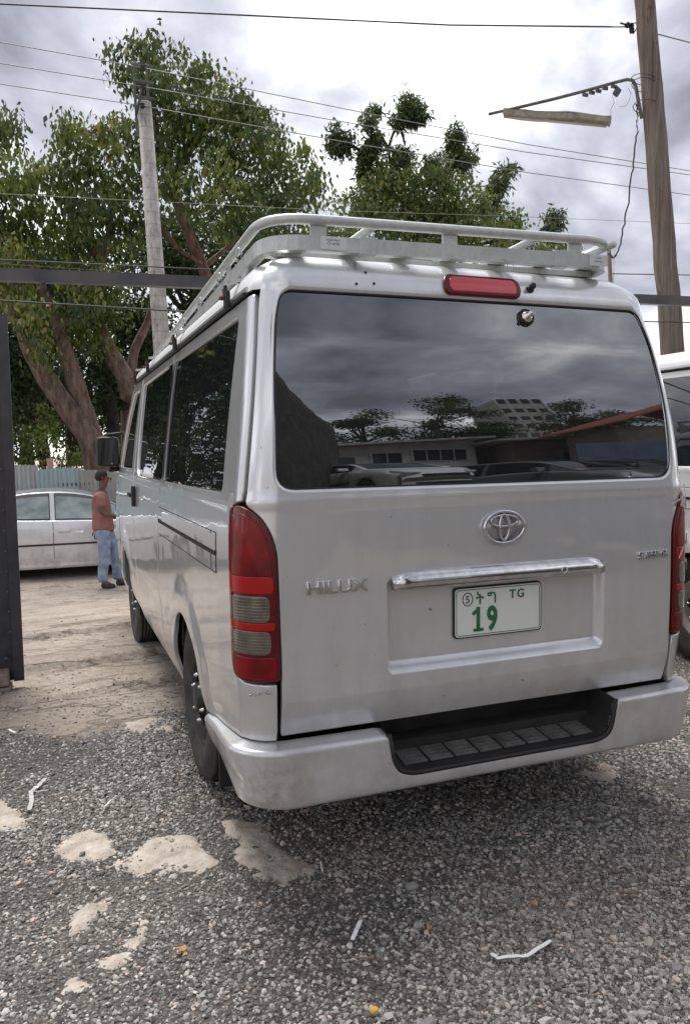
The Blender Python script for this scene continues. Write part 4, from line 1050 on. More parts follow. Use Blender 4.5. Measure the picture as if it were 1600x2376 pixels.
for k in range(2):
    m=MB(); m.box((-.06,.03,-.02+.085*k+.0),(.22-.02*k,.20,.078),bev=.012); m.build('footing_block',BRK,ft)
bm_=empty('gate_lintel',(0,2.85,0),label='dark grey steel beam crossing above the yard entrance behind the minibus',cat='beam')
pl=at(-330,612,Y=2.85);pr=at(1900,698,Y=2.85); BEAMM=std('grey_beam_paint',(.030,.030,.036),(.085,.078,.080),5,rough=.4,bump=.1,coat=.2)
m=MB(); m.tube([Vector((lerp(pl.x,pr.x,k/8),0,lerp(pl.z,pr.z,k/8))) for k in range(9)],.5,sq=(.06,.072)); m.build('beam_tube',BEAMM,bm_)
p=at(100,640,Y=2.80); m=MB(); m.lathe([(.0005,-.012),(.014,-.010),(.018,0)],c=(p.x,-.032,p.z),ax='y',n=10); m.build('beam_bolt',BEAMM,bm_)
for s,px in ((-1,pl),(1,pr)):
    m=MB(); m.box((px.x,0,px.z/2),(.12,.12,px.z-.08),bev=.004); m.build('gate_post',BEAMM,bm_)
# ================================================================== wires
WIREM=pmat('wire_black',(.035,.035,.037),.6); WIREG=pmat('wire_grey',(.22,.22,.23),.5)
def wire(px,Y,r_,label,mat=WIREM,name='overhead_wire',sag=0.):
    r=r_*.72
    pts=[at(x,y,Y=(Y if not isinstance(Y,(tuple,list)) else lerp(Y[0],Y[1],i/(len(px)-1)))) for i,(x,y) in enumerate(px)]
    P=[]
    for a,b in zip(pts[:-1],pts[1:]):
        for k in range(6): P.append(a.lerp(b,k/6)-Vector((0,0,sag*4*(k/6)*(1-k/6))))
    P.append(pts[-1]); m=MB(); m.tube(P,r,6); return tag(m.build(name,mat),label,'wire','overhead wires')
wire([(-500,-14),(0,8),(500,31),(1020,56),(1390,60),(1422,60)],(7,4.35),.011,'thick topmost wire running left from the insulator on the timber pole')
wire([(1480,73),(1568,96),(1800,160)],(4.3,6),.008,'wire leaving the timber pole towards the right edge near the top')
wire([(-600,30),(0,95),(325,153)],10.6,.009,'upper of three wires left of the concrete pole',WIREG)
wire([(-600,80),(0,143),(325,196)],10.6,.009,'middle of three wires left of the concrete pole',WIREG)
wire([(-600,130),(0,190),(325,240)],10.6,.009,'lowest of three wires left of the concrete pole',WIREG)
wire([(325,153),(784,247),(1200,328),(1568,388),(2000,440)],(10.6,8),.009,'upper of three wires from the concrete pole to the right edge',WIREG)
wire([(325,196),(784,277),(1200,346),(1568,397),(2000,445)],(10.6,8),.009,'middle of three wires from the concrete pole to the right edge',WIREG)
wire([(325,240),(784,322),(1200,392),(1568,443),(2000,480)],(10.6,8),.009,'lowest of three wires from the concrete pole to the right edge',WIREG)
wire([(-400,425),(0,440),(400,460),(750,478),(1130,490),(1568,508),(1900,520)],10.9,.006,'single thin wire passing behind both trees above the rack',WIREG)
wire([(-300,578),(0,590),(450,611),(700,622)],6.5,.010,'black cable just above the dark steel beam at left')
wire([(-300,584),(0,599),(420,628),(700,640)],8.5,.005,'faint thin cable just below the black cable over the beam')
wire([(-300,672),(0,683),(400,707),(700,716),(1200,727),(1470,731),(1700,735)],3.6,.0085,'black cable running just below the dark steel beam')
wire([(1388,622),(1568,625),(1800,628)],(4.6,4.8),.0075,'black cable from the short thin post to the right edge')
wire([(1396,560),(1393,700),(1400,800)],4.62,.003,'thin grey drop wire hanging beside the short thin post',WIREG)
# ================================================================== poles
def mk_wood():
    m=pmat('weathered_pole_wood',(.25,.19,.14),.9); g=G(m)
    n=g.noise(3,8,.7,sc=(9,9,.5)); c=g.ramp(n,[(.3,(.065,.050,.040)),(.5,(.165,.130,.105)),(.7,(.27,.225,.19))])
    kn=g.noise(5,3,.5,sc=(1.5,1.5,1)); c=g.mix(g.ramp(kn,[(.68,0.),(.73,.7)]),c,(.05,.035,.03))
    g.l(c,g.b.inputs['Base Color']); g.l(g.bump(n,.9,.02),g.b.inputs['Normal']); return m
WOOD=mk_wood()
def mk_conc():
    m=pmat('concrete_pole',(.4,.39,.36),.9); g=G(m); n=g.noise(5,8,.65,sc=(3,3,1)); z=g.xyz()[2]
    rg=g.ramp(g.math('SINE',g.math('MULTIPLY',z,34.)),[(.86,0.),(.97,.35)])
    c=g.ramp(n,[(.32,(.20,.195,.18)),(.5,(.36,.35,.325)),(.7,(.47,.46,.43))]); c=g.mix(rg,c,(.16,.15,.14)); g.l(c,g.b.inputs['Base Color']); g.l(g.bump(n,.5,.01),g.b.inputs['Normal']); return m
CONC=mk_conc()
def pole_mesh(m,a,b,r0,r1,n=18,seg_=26,wob=.01,seed=0):
    P=[];R_=[]; r_=random.Random(seed)
    for k in range(seg_+1): t=k/seg_; P.append(Vector(a).lerp(Vector(b),t)+Vector((r_.uniform(-1,1),r_.uniform(-1,1),0))*wob*(0<k<seg_)); R_.append(lerp(r0,r1,t)*(1+r_.uniform(-.02,.02)))
    m.tube(P,R_,n)
# timber pole
PT=at(1452,-160,Y=4.25);PB=at(1531,830,Y=4.05); dirp=(PB-PT).normalized(); PG=PB+dirp*((PB.z+.05)/-dirp.z)
wp=empty('timber_utility_pole',(PG.x,PG.y,0),label='leaning brown timber utility pole rising behind the white van at right',cat='utility pole')
off=Vector((PG.x,PG.y,0)); m=MB(); pole_mesh(m,PG-off,PT-off,.128,.092,wob=.006,seed=3); m.build('pole_shaft',WOOD,wp)
def WP(px,py,Y): return at(px,py,Y=Y)-off
m=MB()
for z in (200,212,262): 
    c=WP(1463+(z-200)*.06,z-20,4.2); m.tube([c+Vector((.115*math.cos(a),.115*math.sin(a),.03*math.sin(a+z))) for a in [2*PI*k/20 for k in range(20)]],.004,5,closed=True)
m.build('wire_binding',WIREM,wp)
m=MB(); c=WP(1430,57,4.3); m.lathe([(.0005,-.04),(.022,-.04),(.03,-.02),(.018,0),(.03,.02),(.022,.04),(.0005,.04)],c=tuple(c),ax='x',n=14); m.lathe([(.0005,-.03),(.02,-.03),(.026,0),(.02,.03),(.0005,.03)],c=tuple(c+Vector((.03,0,-.035))),ax='z',n=12)
m.tube([c+Vector((-.11,0,.005)),c+Vector((-.04,0,.0))],.008,6); m.tube([c+Vector((.03,0,.02)),c+Vector((.08,0,.04)),c+Vector((.10,0,0)),c+Vector((.05,0,-.07))],.006,6); m.build('insulator',BLACKPL,wp)
# broken street light on the pole
lo=at(1458,262,Y=4.2); sl_=empty('street_light_arm',tuple(lo),label='broken fluorescent street light hanging from a bent arm on the timber pole',cat='street light')
def LP_(px,py,Y): return at(px,py,Y=Y)-lo
OLDM=std('old_lamp_steel',(.06,.06,.055),(.15,.145,.13),25,rough=.7,bump=.3,bdist=.003)
LAMPB=std('lamp_trough_paint',(.15,.135,.10),(.34,.31,.24),14,rough=.7,bump=.4,bdist=.004)
def yl(px): return lerp(5.2,4.2,(px-1110)/(1458-1110))
m=MB(); m.tube([LP_(x,y,yl(x)) for x,y in ((1110,259),(1180,243),(1260,224),(1340,203),(1400,186),(1425,180),(1438,182),(1445,196),(1450,225),(1458,268))],.017,8); m.build('arm_tube',OLDM,sl_)
m=MB()
for x,y in ((1360,203),(1375,197),(1395,193),(1330,212),(1345,207)): m.box(LP_(x,y+3,yl(x)),(.06,.02,.03))
m.build('clamp',OLDM,sl_)
m=MB(); m.box(LP_(1402,208,yl(1400)),(.06,.03,.08),R=Euler((0,.6,0)).to_matrix()); m.build('choke_box',OLDM,sl_)
fa,fb=LP_(1145,256,5.1),LP_(1388,277,4.45); d_=(fb-fa); 
m=MB(); m.tube([fa.lerp(fb,k/6)-Vector((0,0,.012*math.sin(k))) for k in range(7)],.5,sq=(.13,.05)); m.build('lamp_trough',LAMPB,sl_)
m=MB(); r2=random.Random(4); m.tube([fa.lerp(fb,k/10)+Vector((0,0,.035+.012*r2.uniform(-1,1))) for k in range(11)],[.02+.01*r2.random() for k in range(11)],6); m.tube([fa+Vector((0,0,.02)),LP_(1180,243,yl(1180))],.012,6); m.build('torn_reflector',OLDM,sl_)
m=MB(); m.tube([fa.lerp(fb,.05)-Vector((0,0,.04)),fa.lerp(fb,.96)-Vector((0,0,.045))],.014,8); m.build('tube_lamp',pmat('dead_tube',(.45,.43,.36),.4),sl_)
m=MB(); m.tube([LP_(x,y,4.5) for x,y in ((1388,262),(1388,248),(1396,232),(1392,218),(1400,205))],.0025,5); m.tube([LP_(x,y,4.35) for x,y in ((1408,242),(1422,240),(1430,228),(1434,212),(1428,200))],.0025,5); m.build('loose_lead',WIREG,sl_)
cab=[(1446,235),(1449,262),(1448,300),(1443,330),(1440,370),(1434,410),(1430,450),(1423,485),(1416,520),(1410,555),(1402,575),(1394,584)]
rw=random.Random(8); m=MB(); m.tube([at(x+rw.uniform(-2,2),y,Y=4.25) for x,y in [(lerp(a[0],b[0],k/3),lerp(a[1],b[1],k/3)) for a,b in zip(cab[:-1],cab[1:]) for k in range(3)]],.0075,6); tag(m.build('hanging_cable',WIREM),'twisted black cable dangling from the street light arm to the thin post','cable')
a=at(1383,556,Y=4.5);b=at(1394,760,Y=4.5); b=b+(b-a).normalized()*3; m=MB(); m.tube([(a.x,a.y,a.z),(b.x,b.y,b.z)],[.021,.03],8); o=m.build('thin_timber_post',WOOD); tag(o,'short thin dark post seen just right of the roof rack','post')
m=MB(); m.tube([at(1383,575,Y=4.45),at(1393,586,Y=4.45),at(1400,580,Y=4.4)],.012,6); o2=m.build('cable_clip',WIREM,o)
# concrete pole
PT=at(328,233,Y=10.7);PB=at(366,765,Y=10.7);dirp=(PB-PT).normalized();PG=PB+dirp*((PB.z+.7)/-dirp.z)
cp=empty('concrete_utility_pole',(PG.x,PG.y,float(gz(PG.x,PG.y))),label='grey concrete utility pole in front of the big tree, left of the minibus roof',cat='utility pole'); off=Vector(cp.location)
m=MB(); m.tube([PG-off,(PG+PT)/2-off,PT-off],[.158,.135,.108],18); m.build('pole_shaft',CONC,cp)
m=MB()
for q in (-1,1):
    c=PT-off+Vector((.10*q-.02,0,0)); m.tube([c+Vector((0,0,-.5)),c+Vector((-.03,0,.55))],.5,sq=(.04,.02))
for k in range(3): z=.08+.24*k; m.tube([PT-off+Vector((-.16,0,z)),PT-off+Vector((.16,0,z))],.5,sq=(.03,.04))
m.build('crossarm',OLDM,cp)
for k,(x,y) in enumerate(((325,153),(325,196),(325,240))):
    c=at(x,y,Y=10.62)-off; m=MB(); m.lathe([(.0005,-.06),(.03,-.05),(.045,-.02),(.03,0),(.045,.025),(.0005,.05)],c=tuple(c),ax='z',n=12); m.build('insulator',BLACKPL,cp)
m=MB(); m.tube([at(310,262,Y=10.6)-off,at(322,200,Y=10.6)-off],.02,6); m.tube([at(352,285,Y=10.6)-off,at(356,232,Y=10.6)-off,at(346,240,Y=10.6)-off],.012,6); m.build('jumper_wire',WIREM,cp)
# ================================================================== corrugated fence
def mk_corr(name,c1,c2,rust,seed):
    m=pmat(name,c1,.5,.35); g=G(m); n=g.noise(3,7,.65,sc=(2.5,2.5,.6)); c=g.ramp(n,[(.35,c1),(.65,c2)])
    r_=g.ramp(g.noise(2.4,8,.7),[(rust,0.),(rust+.08,.85)]); c=g.mix(r_,c,(.20,.10,.06)); g.l(c,g.b.inputs['Base Color']); return m
CORR=[mk_corr('galvanised_sheet',(.30,.32,.32),(.42,.44,.43),.66,1),mk_corr('pale_blue_sheet',(.26,.36,.39),(.38,.47,.48),.7,2),mk_corr('stained_sheet',(.27,.27,.25),(.38,.37,.34),.56,3)]
RG=random.Random(11)
def sheet_mesh(h,w=.82,bend=.0,seed=0):
    r_=random.Random(seed); vs=[];nxx=66; rows=5; ph=r_.uniform(0,6)
    for j in range(rows+1):
        for i in range(nxx+1):
            x=w*i/nxx; top=h+.03*math.sin(x*4+ph)+.012*r_.uniform(-1,1)*(j==rows); vs.append((x,.011*math.sin(2*PI*x/.076)+.02*math.sin(x*2+ph)*j/rows,top*j/rows))
    return vs,[(j*(nxx+1)+i,j*(nxx+1)+i+1,(j+1)*(nxx+1)+i+1,(j+1)*(nxx+1)+i) for j in range(rows) for i in range(nxx)]
def fence(x0,x1,Y,label,slope=0.,heights=None):
    z0=float(gz(x0,Y)); f=empty('corrugated_fence',(x0,Y,z0),label=label,cat='fence'); n=int((x1-x0)/.76)
    for k in range(n):
        xw=x0+.76*k; h=1.74+RG.uniform(-.05,.05)+(.06 if int(xw*1.3)%3==0 else 0)
        vs,fs=sheet_mesh(h,seed=int(xw*10)); o=mesh('corrugated_sheet',vs,fs,CORR[(k*7+int(k/3))%3 if not (-.6<xw<.4) else 1],f,True); o.location=(.76*k,slope*.76*k+.012*(k%2),-.02)
    m=MB()
    for z in (.45,1.45): m.box((n*.38,.05+slope*n*.38,z),(n*.76,.05,.06),R=Euler((0,0,math.atan(slope))).to_matrix())
    m.build('fence_rail',WOOD,f)
    for k in range(0,n,3): m=MB(); m.box((.76*k,.12+slope*.76*k,.9),(.09,.09,1.85)); m.build('fence_post',WOOD,f)
    return f
fence(-16.,9.9,13.0,'faded corrugated iron fence across the road behind the parked sedan')
p=at(113,1042,Y=13.1); m=MB(); m.tube([(p.x+.02,13.15,-.6),(p.x,13.15,p.z)],.055,8); tag(m.build('timber_post',std('raw_post_wood',(.30,.20,.14),(.42,.30,.21),10,rough=.9)),'raw timber post sticking up behind the corrugated fence','post')
# tin wall at the picture's left runs back along the road side, seen mirrored in the minibus flank
# ================================================================== trees
def mk_leaf(name,cols,trans=.24,rough=.45):
    m=bpy.data.materials.new(name); m.use_nodes=True; g=G(m); b=g.b
    a=g.n('ShaderNodeAttribute',attribute_name='rnd').outputs['Fac']; c=g.ramp(a,cols)
    g.l(c,b.inputs['Base Color']); b.inputs['Roughness'].default_value=rough
    tr=g.n('ShaderNodeBsdfTranslucent'); g.l(g.mix(.35,c,(.22,.30,.03)),tr.inputs['Color'])
    mx=g.n('ShaderNodeMixShader',{0:trans,1:b.outputs[0],2:tr.outputs[0]}); o=g.t.nodes['Material Output']; g.l(mx.outputs[0],o.inputs[0]); return m
LEAF=mk_leaf('broad_green_leaf',[(0,(.022,.040,.011)),(.3,(.046,.076,.017)),(.55,(.110,.148,.030)),(.8,(.225,.25,.050)),(.985,(.29,.31,.08)),(1.,(.28,.16,.06))])
LEAFD=mk_leaf('dark_green_leaf',[(0,(.012,.026,.010)),(.5,(.026,.050,.016)),(.85,(.05,.082,.025)),(1.,(.10,.12,.035))],.25)  # leaf colour kept dark to stand for backlit shade
LEAFM=mk_leaf('dull_green_leaf',[(0,(.045,.075,.024)),(.4,(.11,.15,.042)),(.85,(.21,.24,.07)),(1.,(.28,.22,.08))],.35)
LEAFN=mk_leaf('narrow_dark_leaf',[(0,(.018,.032,.012)),(.5,(.05,.078,.025)),(1.,(.13,.16,.05))],.2)
LEAFB=mk_leaf('bright_hedge_leaf',[(0,(.05,.09,.02)),(.5,(.12,.18,.04)),(.85,(.20,.24,.06)),(1.,(.35,.22,.06))],.4)
BARK=std('ficus_bark',(.045,.033,.026),(.150,.105,.078),4,rough=.95,bump=1.,bdist=.04,detail=10,sc=(2.4,2.4,.8),c3=(.26,.195,.15))
BARKD=std('dark_bark',(.02,.017,.014),(.06,.05,.04),6,rough=.95,bump=.5)
def leaf_mass(name,blobs,mat,parent,size,origin,per=26,spread=.20,droop=.75,width=.52,seed=1,shell=.55,origin_tint=True):
    """blobs: (centre, (rx,ry,rz), twigs). Leaves hang in sprays round twig ends scattered through each blob."""
    r_=np.random.default_rng(seed); C=[];RB=[]
    for (c,rad,n) in blobs:
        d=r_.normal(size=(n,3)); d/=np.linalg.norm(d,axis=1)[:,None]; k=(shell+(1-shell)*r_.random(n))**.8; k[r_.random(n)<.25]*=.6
        C.append(np.array(c)+d*k[:,None]*np.array(rad)); RB.append(r_.normal(0,.12)+r_.normal(0,.12,n)+d[:,2]*.12)  # blob tops tinted lighter, as if lit from above
    C=np.vstack(C);RB=np.concatenate(RB); N=len(C)*per
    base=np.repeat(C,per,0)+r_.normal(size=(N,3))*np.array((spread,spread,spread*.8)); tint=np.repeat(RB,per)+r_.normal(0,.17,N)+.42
    ax=r_.normal(size=(N,3)); ax[:,2]-=droop*1.6; ax/=np.linalg.norm(ax,axis=1)[:,None]
    up=r_.normal(size=(N,3))*.7; up[:,2]+=.4; sd=np.cross(ax,up); sd/=np.linalg.norm(sd,axis=1)[:,None]; nn_=np.cross(sd,ax)
    s=(size*(.65+.7*r_.random(N)))[:,None]; w=s*width
    v0=base; v1=base+ax*s*.42+sd*w*.5+nn_*s*.06; v2=base+ax*s*.5-nn_*s*.03; v3=base+ax*s*.42-sd*w*.5+nn_*s*.06; v4=base+ax*s-nn_*s*.10
    V=np.stack([v0,v1,v2,v3,v4],1).reshape(-1,3)-np.array(origin); i=(np.arange(N)*5)[:,None]
    Q=np.stack([i+np.array([0,1,2]),i+np.array([1,4,2]),i+np.array([0,2,3]),i+np.array([2,4,3])],1).reshape(-1,3)
    o=fast_mesh(name,V,Q,mat,parent,smooth=False,n=3); at2=o.data.attributes.new('rnd','FLOAT','POINT'); at2.data.foreach_set('value',np.repeat(np.clip(tint,0,1),5).astype(np.float32)); return o
def limb(m,pts,r0,r1,seed=0,wob=.03,n=9):
    P=[Vector(p) for p in pts]; out=[];rr=[]; r_=random.Random(seed); L=len(P)-1
    for i in range(L):
        for k in range(4): 
            t=(i+k/4)/L; a=P[max(0,i-1)];b=P[i];c=P[i+1];d=P[min(L,i+2)]; u=k/4
            q=.5*((2*b)+(c-a)*u+(2*a-5*b+4*c-d)*u*u+(3*b-a-3*c+d)*u**3); out.append(q+Vector((r_.uniform(-1,1),r_.uniform(-1,1),r_.uniform(-1,1)))*wob*lerp(r0,r1,t)); rr.append(lerp(r0,r1,t)*(1+r_.uniform(-.05,.05)))
    out.append(P[-1]); rr.append(r1); m.tube(out,rr,n)
def blobs_px(lst,Y,dens_,ydep=.8,jit=1.2,seed=3):
    r_=random.Random(seed); out=[]
    for (x,y,rp,*k) in lst:
        yy=Y+r_.uniform(-jit,jit)+(k[1] if len(k)>1 else 0); c=at(x,y,Y=yy); q=at(x+rp,y,Y=yy); r=abs(q.x-c.x); n=max(3,int(dens_*r*r*(k[0] if k else 1))); out.append((tuple(c),(r,r*ydep,r),n))
    return out
# big broad-leaved tree, left
TB=at(222,1075,Y=13.9); tr1=empty('broadleaf_tree',(TB.x,TB.y,-.6),label='big tree with reddish forked trunk and hanging broad leaves behind the concrete pole',cat='tree')
O1=tr1.location
def pp(lst,Y): return [at(x,y,Y=Y if not len(r_) else Y+r_[0])-O1 for x,y,*r_ in lst]
m=MB()
limb(m,pp([(232,1180),(222,1070),(205,1000),(165,945),(100,850),(60,770),(42,700),(35,620)],13.9),.29,.11,1)
limb(m,pp([(218,1040),(205,980),(180,900),(158,830),(135,760),(110,690),(70,600)],14.0),.24,.09,2)
limb(m,pp([(130,760),(180,690),(225,610),(250,520),(240,400)],14.1),.12,.05,4)
limb(m,pp([(60,770),(20,700),(-30,600),(-60,480)],13.7),.13,.06,5)
limb(m,pp([(300,1150),(300,1000),(292,880),(262,820),(238,775),(215,700),(222,620),(200,520)],14.6),.24,.10,3)
limb(m,pp([(292,900),(305,800),(340,720),(362,600)],14.8),.12,.06,6)
limb(m,pp([(500,700),(462,610),(430,530),(400,450),(392,420),(430,340),(500,270),(540,250)],14.2),.13,.07,7)
limb(m,pp([(460,610),(520,560),(590,500)],14.5),.07,.03,8)
limb(m,pp([(400,440),(370,360),(350,260),(345,180)],14.0),.09,.03,9)
limb(m,pp([(360,500),(400,560),(460,600)],14.0),.05,.04,10)
m.build('trunk',BARK,tr1)
crown=[(325,104,16),(348,100,14),(275,118,16),(268,150,18),(398,118,17),(456,148,15),(474,166,17),(156,282,15),(158,308,22),(245,298,13),(268,268,17),(682,343,18),(716,385,17),(590,250,18),(20,285,22),(340,125,38),(322,160,42),(370,170,42),(345,215,60),(295,170,26),(405,225,50),(450,190,40),(455,250,62),(515,240,60),(560,235,45),(585,280,42),(590,330,52),(530,320,72),(470,330,70),(400,320,70),(345,310,62),(640,340,42),(620,400,70),(560,420,80),(690,395,36),(700,450,34),(660,480,50),(590,510,70,.8),(500,430,80,.8),(430,420,70,.8),(280,330,48),(240,310,42),(225,370,62),(165,320,42),(150,370,52),(115,370,34),(200,430,76),(130,440,66),(70,430,62),(300,430,62),(270,500,60),(60,520,80),(140,540,84),(215,560,70),(10,480,70),(30,380,56),(5,310,50),(-10,260,36),(-60,330,80),(-80,450,90),(-60,560,90),(20,610,70),(110,640,76),(180,650,60),(240,640,50),(60,690,60),(150,735,62),(205,765,52),(125,790,40),(250,710,40),(90,760,40),(170,690,56),(290,560,50),(310,510,40),(-20,680,60),(230,480,50),(720,420,22),(350,380,52),(400,395,46)]
leaf_mass('crown',blobs_px(crown,13.6,58,jit=1.0),LEAF,tr1,.128,O1,per=30,spread=.14,droop=1.5,width=.50,seed=5)['kind']='stuff'
# dark trees massed behind it
def bg_tree(label,px,py,rr,Y,trunk,mat,size=.12,dens_=34,seed=1,cat='tree',bark=None,per=26,spread=.24,tw=(.22,.08)):
    b=at(trunk[0][0],trunk[0][1],Y=Y); t=empty('dark_tree' if mat in (LEAFD,) else 'leafy_tree',(b.x,Y,-.65),label=label,cat=cat,group='trees behind the corrugated fence')
    m=MB(); limb(m,[at(x,y,Y=Y)-t.location for x,y in trunk],tw[0],tw[1],seed); 
    r_=random.Random(seed)
    for k in range(4):
        i=len(trunk)-1; a=trunk[i]; limb(m,[at(a[0],a[1],Y=Y)-t.location,at(lerp(a[0],px+rr*r_.uniform(-.8,.8),.5),lerp(a[1],py,.5),Y=Y)-t.location,at(px+rr*r_.uniform(-.9,.9),py+rr*r_.uniform(-.9,.6),Y=Y)-t.location],tw[1],.02,seed+k)
    m.build('trunk',bark or BARKD,t)
    bl=[]
    for k in range(11):
        a=r_.uniform(0,2*PI); q=rr*.72*math.sqrt(r_.random()); bl.append((px+q*math.cos(a),py+q*math.sin(a)*.9,rr*r_.uniform(.30,.48)))
    leaf_mass('crown',blobs_px(bl,Y,dens_,jit=1.2,seed=seed),mat,t,size,t.location,per=per,spread=spread,seed=seed,droop=.5)['kind']='stuff'
    return t
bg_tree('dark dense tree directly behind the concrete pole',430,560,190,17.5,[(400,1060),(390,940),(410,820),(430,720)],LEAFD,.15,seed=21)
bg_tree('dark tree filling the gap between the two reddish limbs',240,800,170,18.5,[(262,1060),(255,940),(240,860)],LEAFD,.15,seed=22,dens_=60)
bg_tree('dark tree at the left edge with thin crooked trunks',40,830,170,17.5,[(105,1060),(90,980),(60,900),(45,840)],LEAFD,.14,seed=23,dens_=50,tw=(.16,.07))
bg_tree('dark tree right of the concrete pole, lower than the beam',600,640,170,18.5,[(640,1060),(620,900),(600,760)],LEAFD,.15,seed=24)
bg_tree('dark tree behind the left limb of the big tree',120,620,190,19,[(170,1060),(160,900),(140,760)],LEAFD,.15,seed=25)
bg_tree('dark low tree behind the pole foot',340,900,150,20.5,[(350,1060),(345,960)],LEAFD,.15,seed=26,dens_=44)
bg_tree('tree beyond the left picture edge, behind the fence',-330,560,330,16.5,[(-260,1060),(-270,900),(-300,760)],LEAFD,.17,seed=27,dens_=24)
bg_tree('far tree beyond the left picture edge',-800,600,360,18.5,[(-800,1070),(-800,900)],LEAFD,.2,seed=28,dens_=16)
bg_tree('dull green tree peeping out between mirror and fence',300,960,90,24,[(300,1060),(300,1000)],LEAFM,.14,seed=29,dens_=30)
def bush(label,px,py,rr,Y,mat,seed,size=.1):
    c=at(px,py,Y=Y); t=empty('hedge_bush',(c.x,Y,-.65),label=label,cat='bush',group='bushes behind the corrugated fence')
    m=MB(); limb(m,[(0,0,0),(0.05,0,.8),(0,0,c.z+.4)],.05,.02,seed); m.build('stem',BARKD,t)
    leaf_mass('foliage',blobs_px([(px,py,rr),(px-rr*.6,py+rr*.3,rr*.7),(px+rr*.6,py+rr*.25,rr*.7),(px,py+rr,rr)],Y,60,jit=.3,seed=seed),mat,t,size,t.location,per=24,spread=.13,seed=seed)['kind']='stuff'
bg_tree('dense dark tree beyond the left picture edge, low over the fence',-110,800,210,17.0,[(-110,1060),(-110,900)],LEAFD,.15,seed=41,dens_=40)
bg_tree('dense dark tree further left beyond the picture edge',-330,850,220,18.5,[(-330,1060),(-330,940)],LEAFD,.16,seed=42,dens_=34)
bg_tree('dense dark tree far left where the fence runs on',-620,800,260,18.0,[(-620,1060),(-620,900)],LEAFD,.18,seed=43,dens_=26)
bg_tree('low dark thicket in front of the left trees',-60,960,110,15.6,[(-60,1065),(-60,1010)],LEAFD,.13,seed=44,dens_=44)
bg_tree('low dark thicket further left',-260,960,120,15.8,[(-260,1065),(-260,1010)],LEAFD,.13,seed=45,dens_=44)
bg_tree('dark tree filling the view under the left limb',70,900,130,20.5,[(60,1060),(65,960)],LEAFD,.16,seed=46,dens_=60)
bush('bright yellow green bush over the fence at the far left',75,1010,42,15.2,LEAFB,31)
bush('bright green bush between the raw post and the thick trunk',150,1030,36,15.0,LEAFB,32)
bush('pale green bush with orange leaves above the first bush',95,955,40,16.2,LEAFB,33)
bush('dull green bush behind the door mirror',330,1020,45,15.5,LEAFM,34)
# spiky cycad mirrored in the side glass
cy=at(-175,1000,Y=14.4); t=empty('cycad_palm',(-3.15,14.3,-.62),label='spiky green palm behind the fence, seen mirrored in the side glass',cat='palm'); m=MB(); m.tube([(0,0,0),(0,0,1.7)],[.16,.12],10); m.build('trunk',BARKD,t)
m=MB(); rp_=random.Random(2)
for k in range(22):
    a=2*PI*k/22+rp_.uniform(-.1,.1); el=rp_.uniform(.3,1.2); L=1.3; pts=[]
    for q in range(7): s_=q/6; pts.append((math.cos(a)*L*s_*math.cos(el),math.sin(a)*L*s_*math.cos(el),1.7+L*s_*math.sin(el)-.5*s_*s_))
    m.tube(pts,.5,sq=(.09,.01))
m.build('frond',LEAFB,t)
# second tree, centre, with clumped dark sprays
t2=empty('clumpy_tree',(at(960,700,Y=20).x,20,-.6),label='tree with dark rounded leaf clumps on thin branches above the roof rack',cat='tree'); O2=t2.location
low=[(850,450,56),(930,410,52),(985,445,60),(900,470,70),(1050,475,66),(1010,520,70),(1120,500,50),(860,520,70),(800,475,34),(905,380,36),(960,540,80),(1090,545,66),(740,530,30),(1165,545,44),(780,540,50),(700,560,50),(995,400,34),(880,400,34),(1215,565,28),(1260,565,26),(1290,560,20)]
leaf_mass('crown',blobs_px(low,20,62,jit=.9,seed=8),LEAFM,t2,.145,O2,per=24,spread=.16,droop=.9,width=.55,seed=9)['kind']='stuff'
clump=[(930,245,40),(918,268,26),(950,262,26),(845,262,24),(838,285,18),(775,312,34),(765,335,24),(848,325,32),(832,350,26),(835,385,30),(910,348,26),(1040,305,22),(1030,340,30),(1045,370,26),(1072,352,16),(985,372,22),(1145,395,22),(1130,420,26),(1128,450,20),(1258,500,24),(1250,525,20),(880,415,26),(1160,385,12)]
leaf_mass('leaf_clump',[(c,r,int(n)) for c,r,n in blobs_px([(a,b,r*.86) for a,b,r in clump],20,150,jit=.5,seed=9)],LEAFN,t2,.20,O2,per=26,spread=.11,droop=.7,width=.30,seed=10,shell=.3)['kind']='stuff'
m=MB(); TT=lambda *l:[at(x,y,Y=20)-O2 for x,y in l]
limb(m,TT((970,1050),(965,800),(955,640),(940,500)),.26,.12,1)
for k,l in enumerate((((940,520),(900,420),(885,330),(905,280),(925,250)),((885,340),(860,300),(845,270)),((900,420),(850,360),(800,330),(778,318)),((885,400),(845,385),(835,350)),((940,480),(1000,400),(1035,340),(1040,310)),((1000,410),(1050,370),(1070,355)),((1000,520),(1090,470),(1125,430),(1140,400)),((1060,560),(1180,540),(1235,520),(1255,505)),((905,280),(915,300),(920,330)),((1035,340),(1020,370),(1010,400)),((700,560),(735,520),(745,490)),((735,520),(722,490),(715,470)))): limb(m,TT(*l),.06,.028,20+k,wob=.6)
m.build('trunk',BARKD,t2)
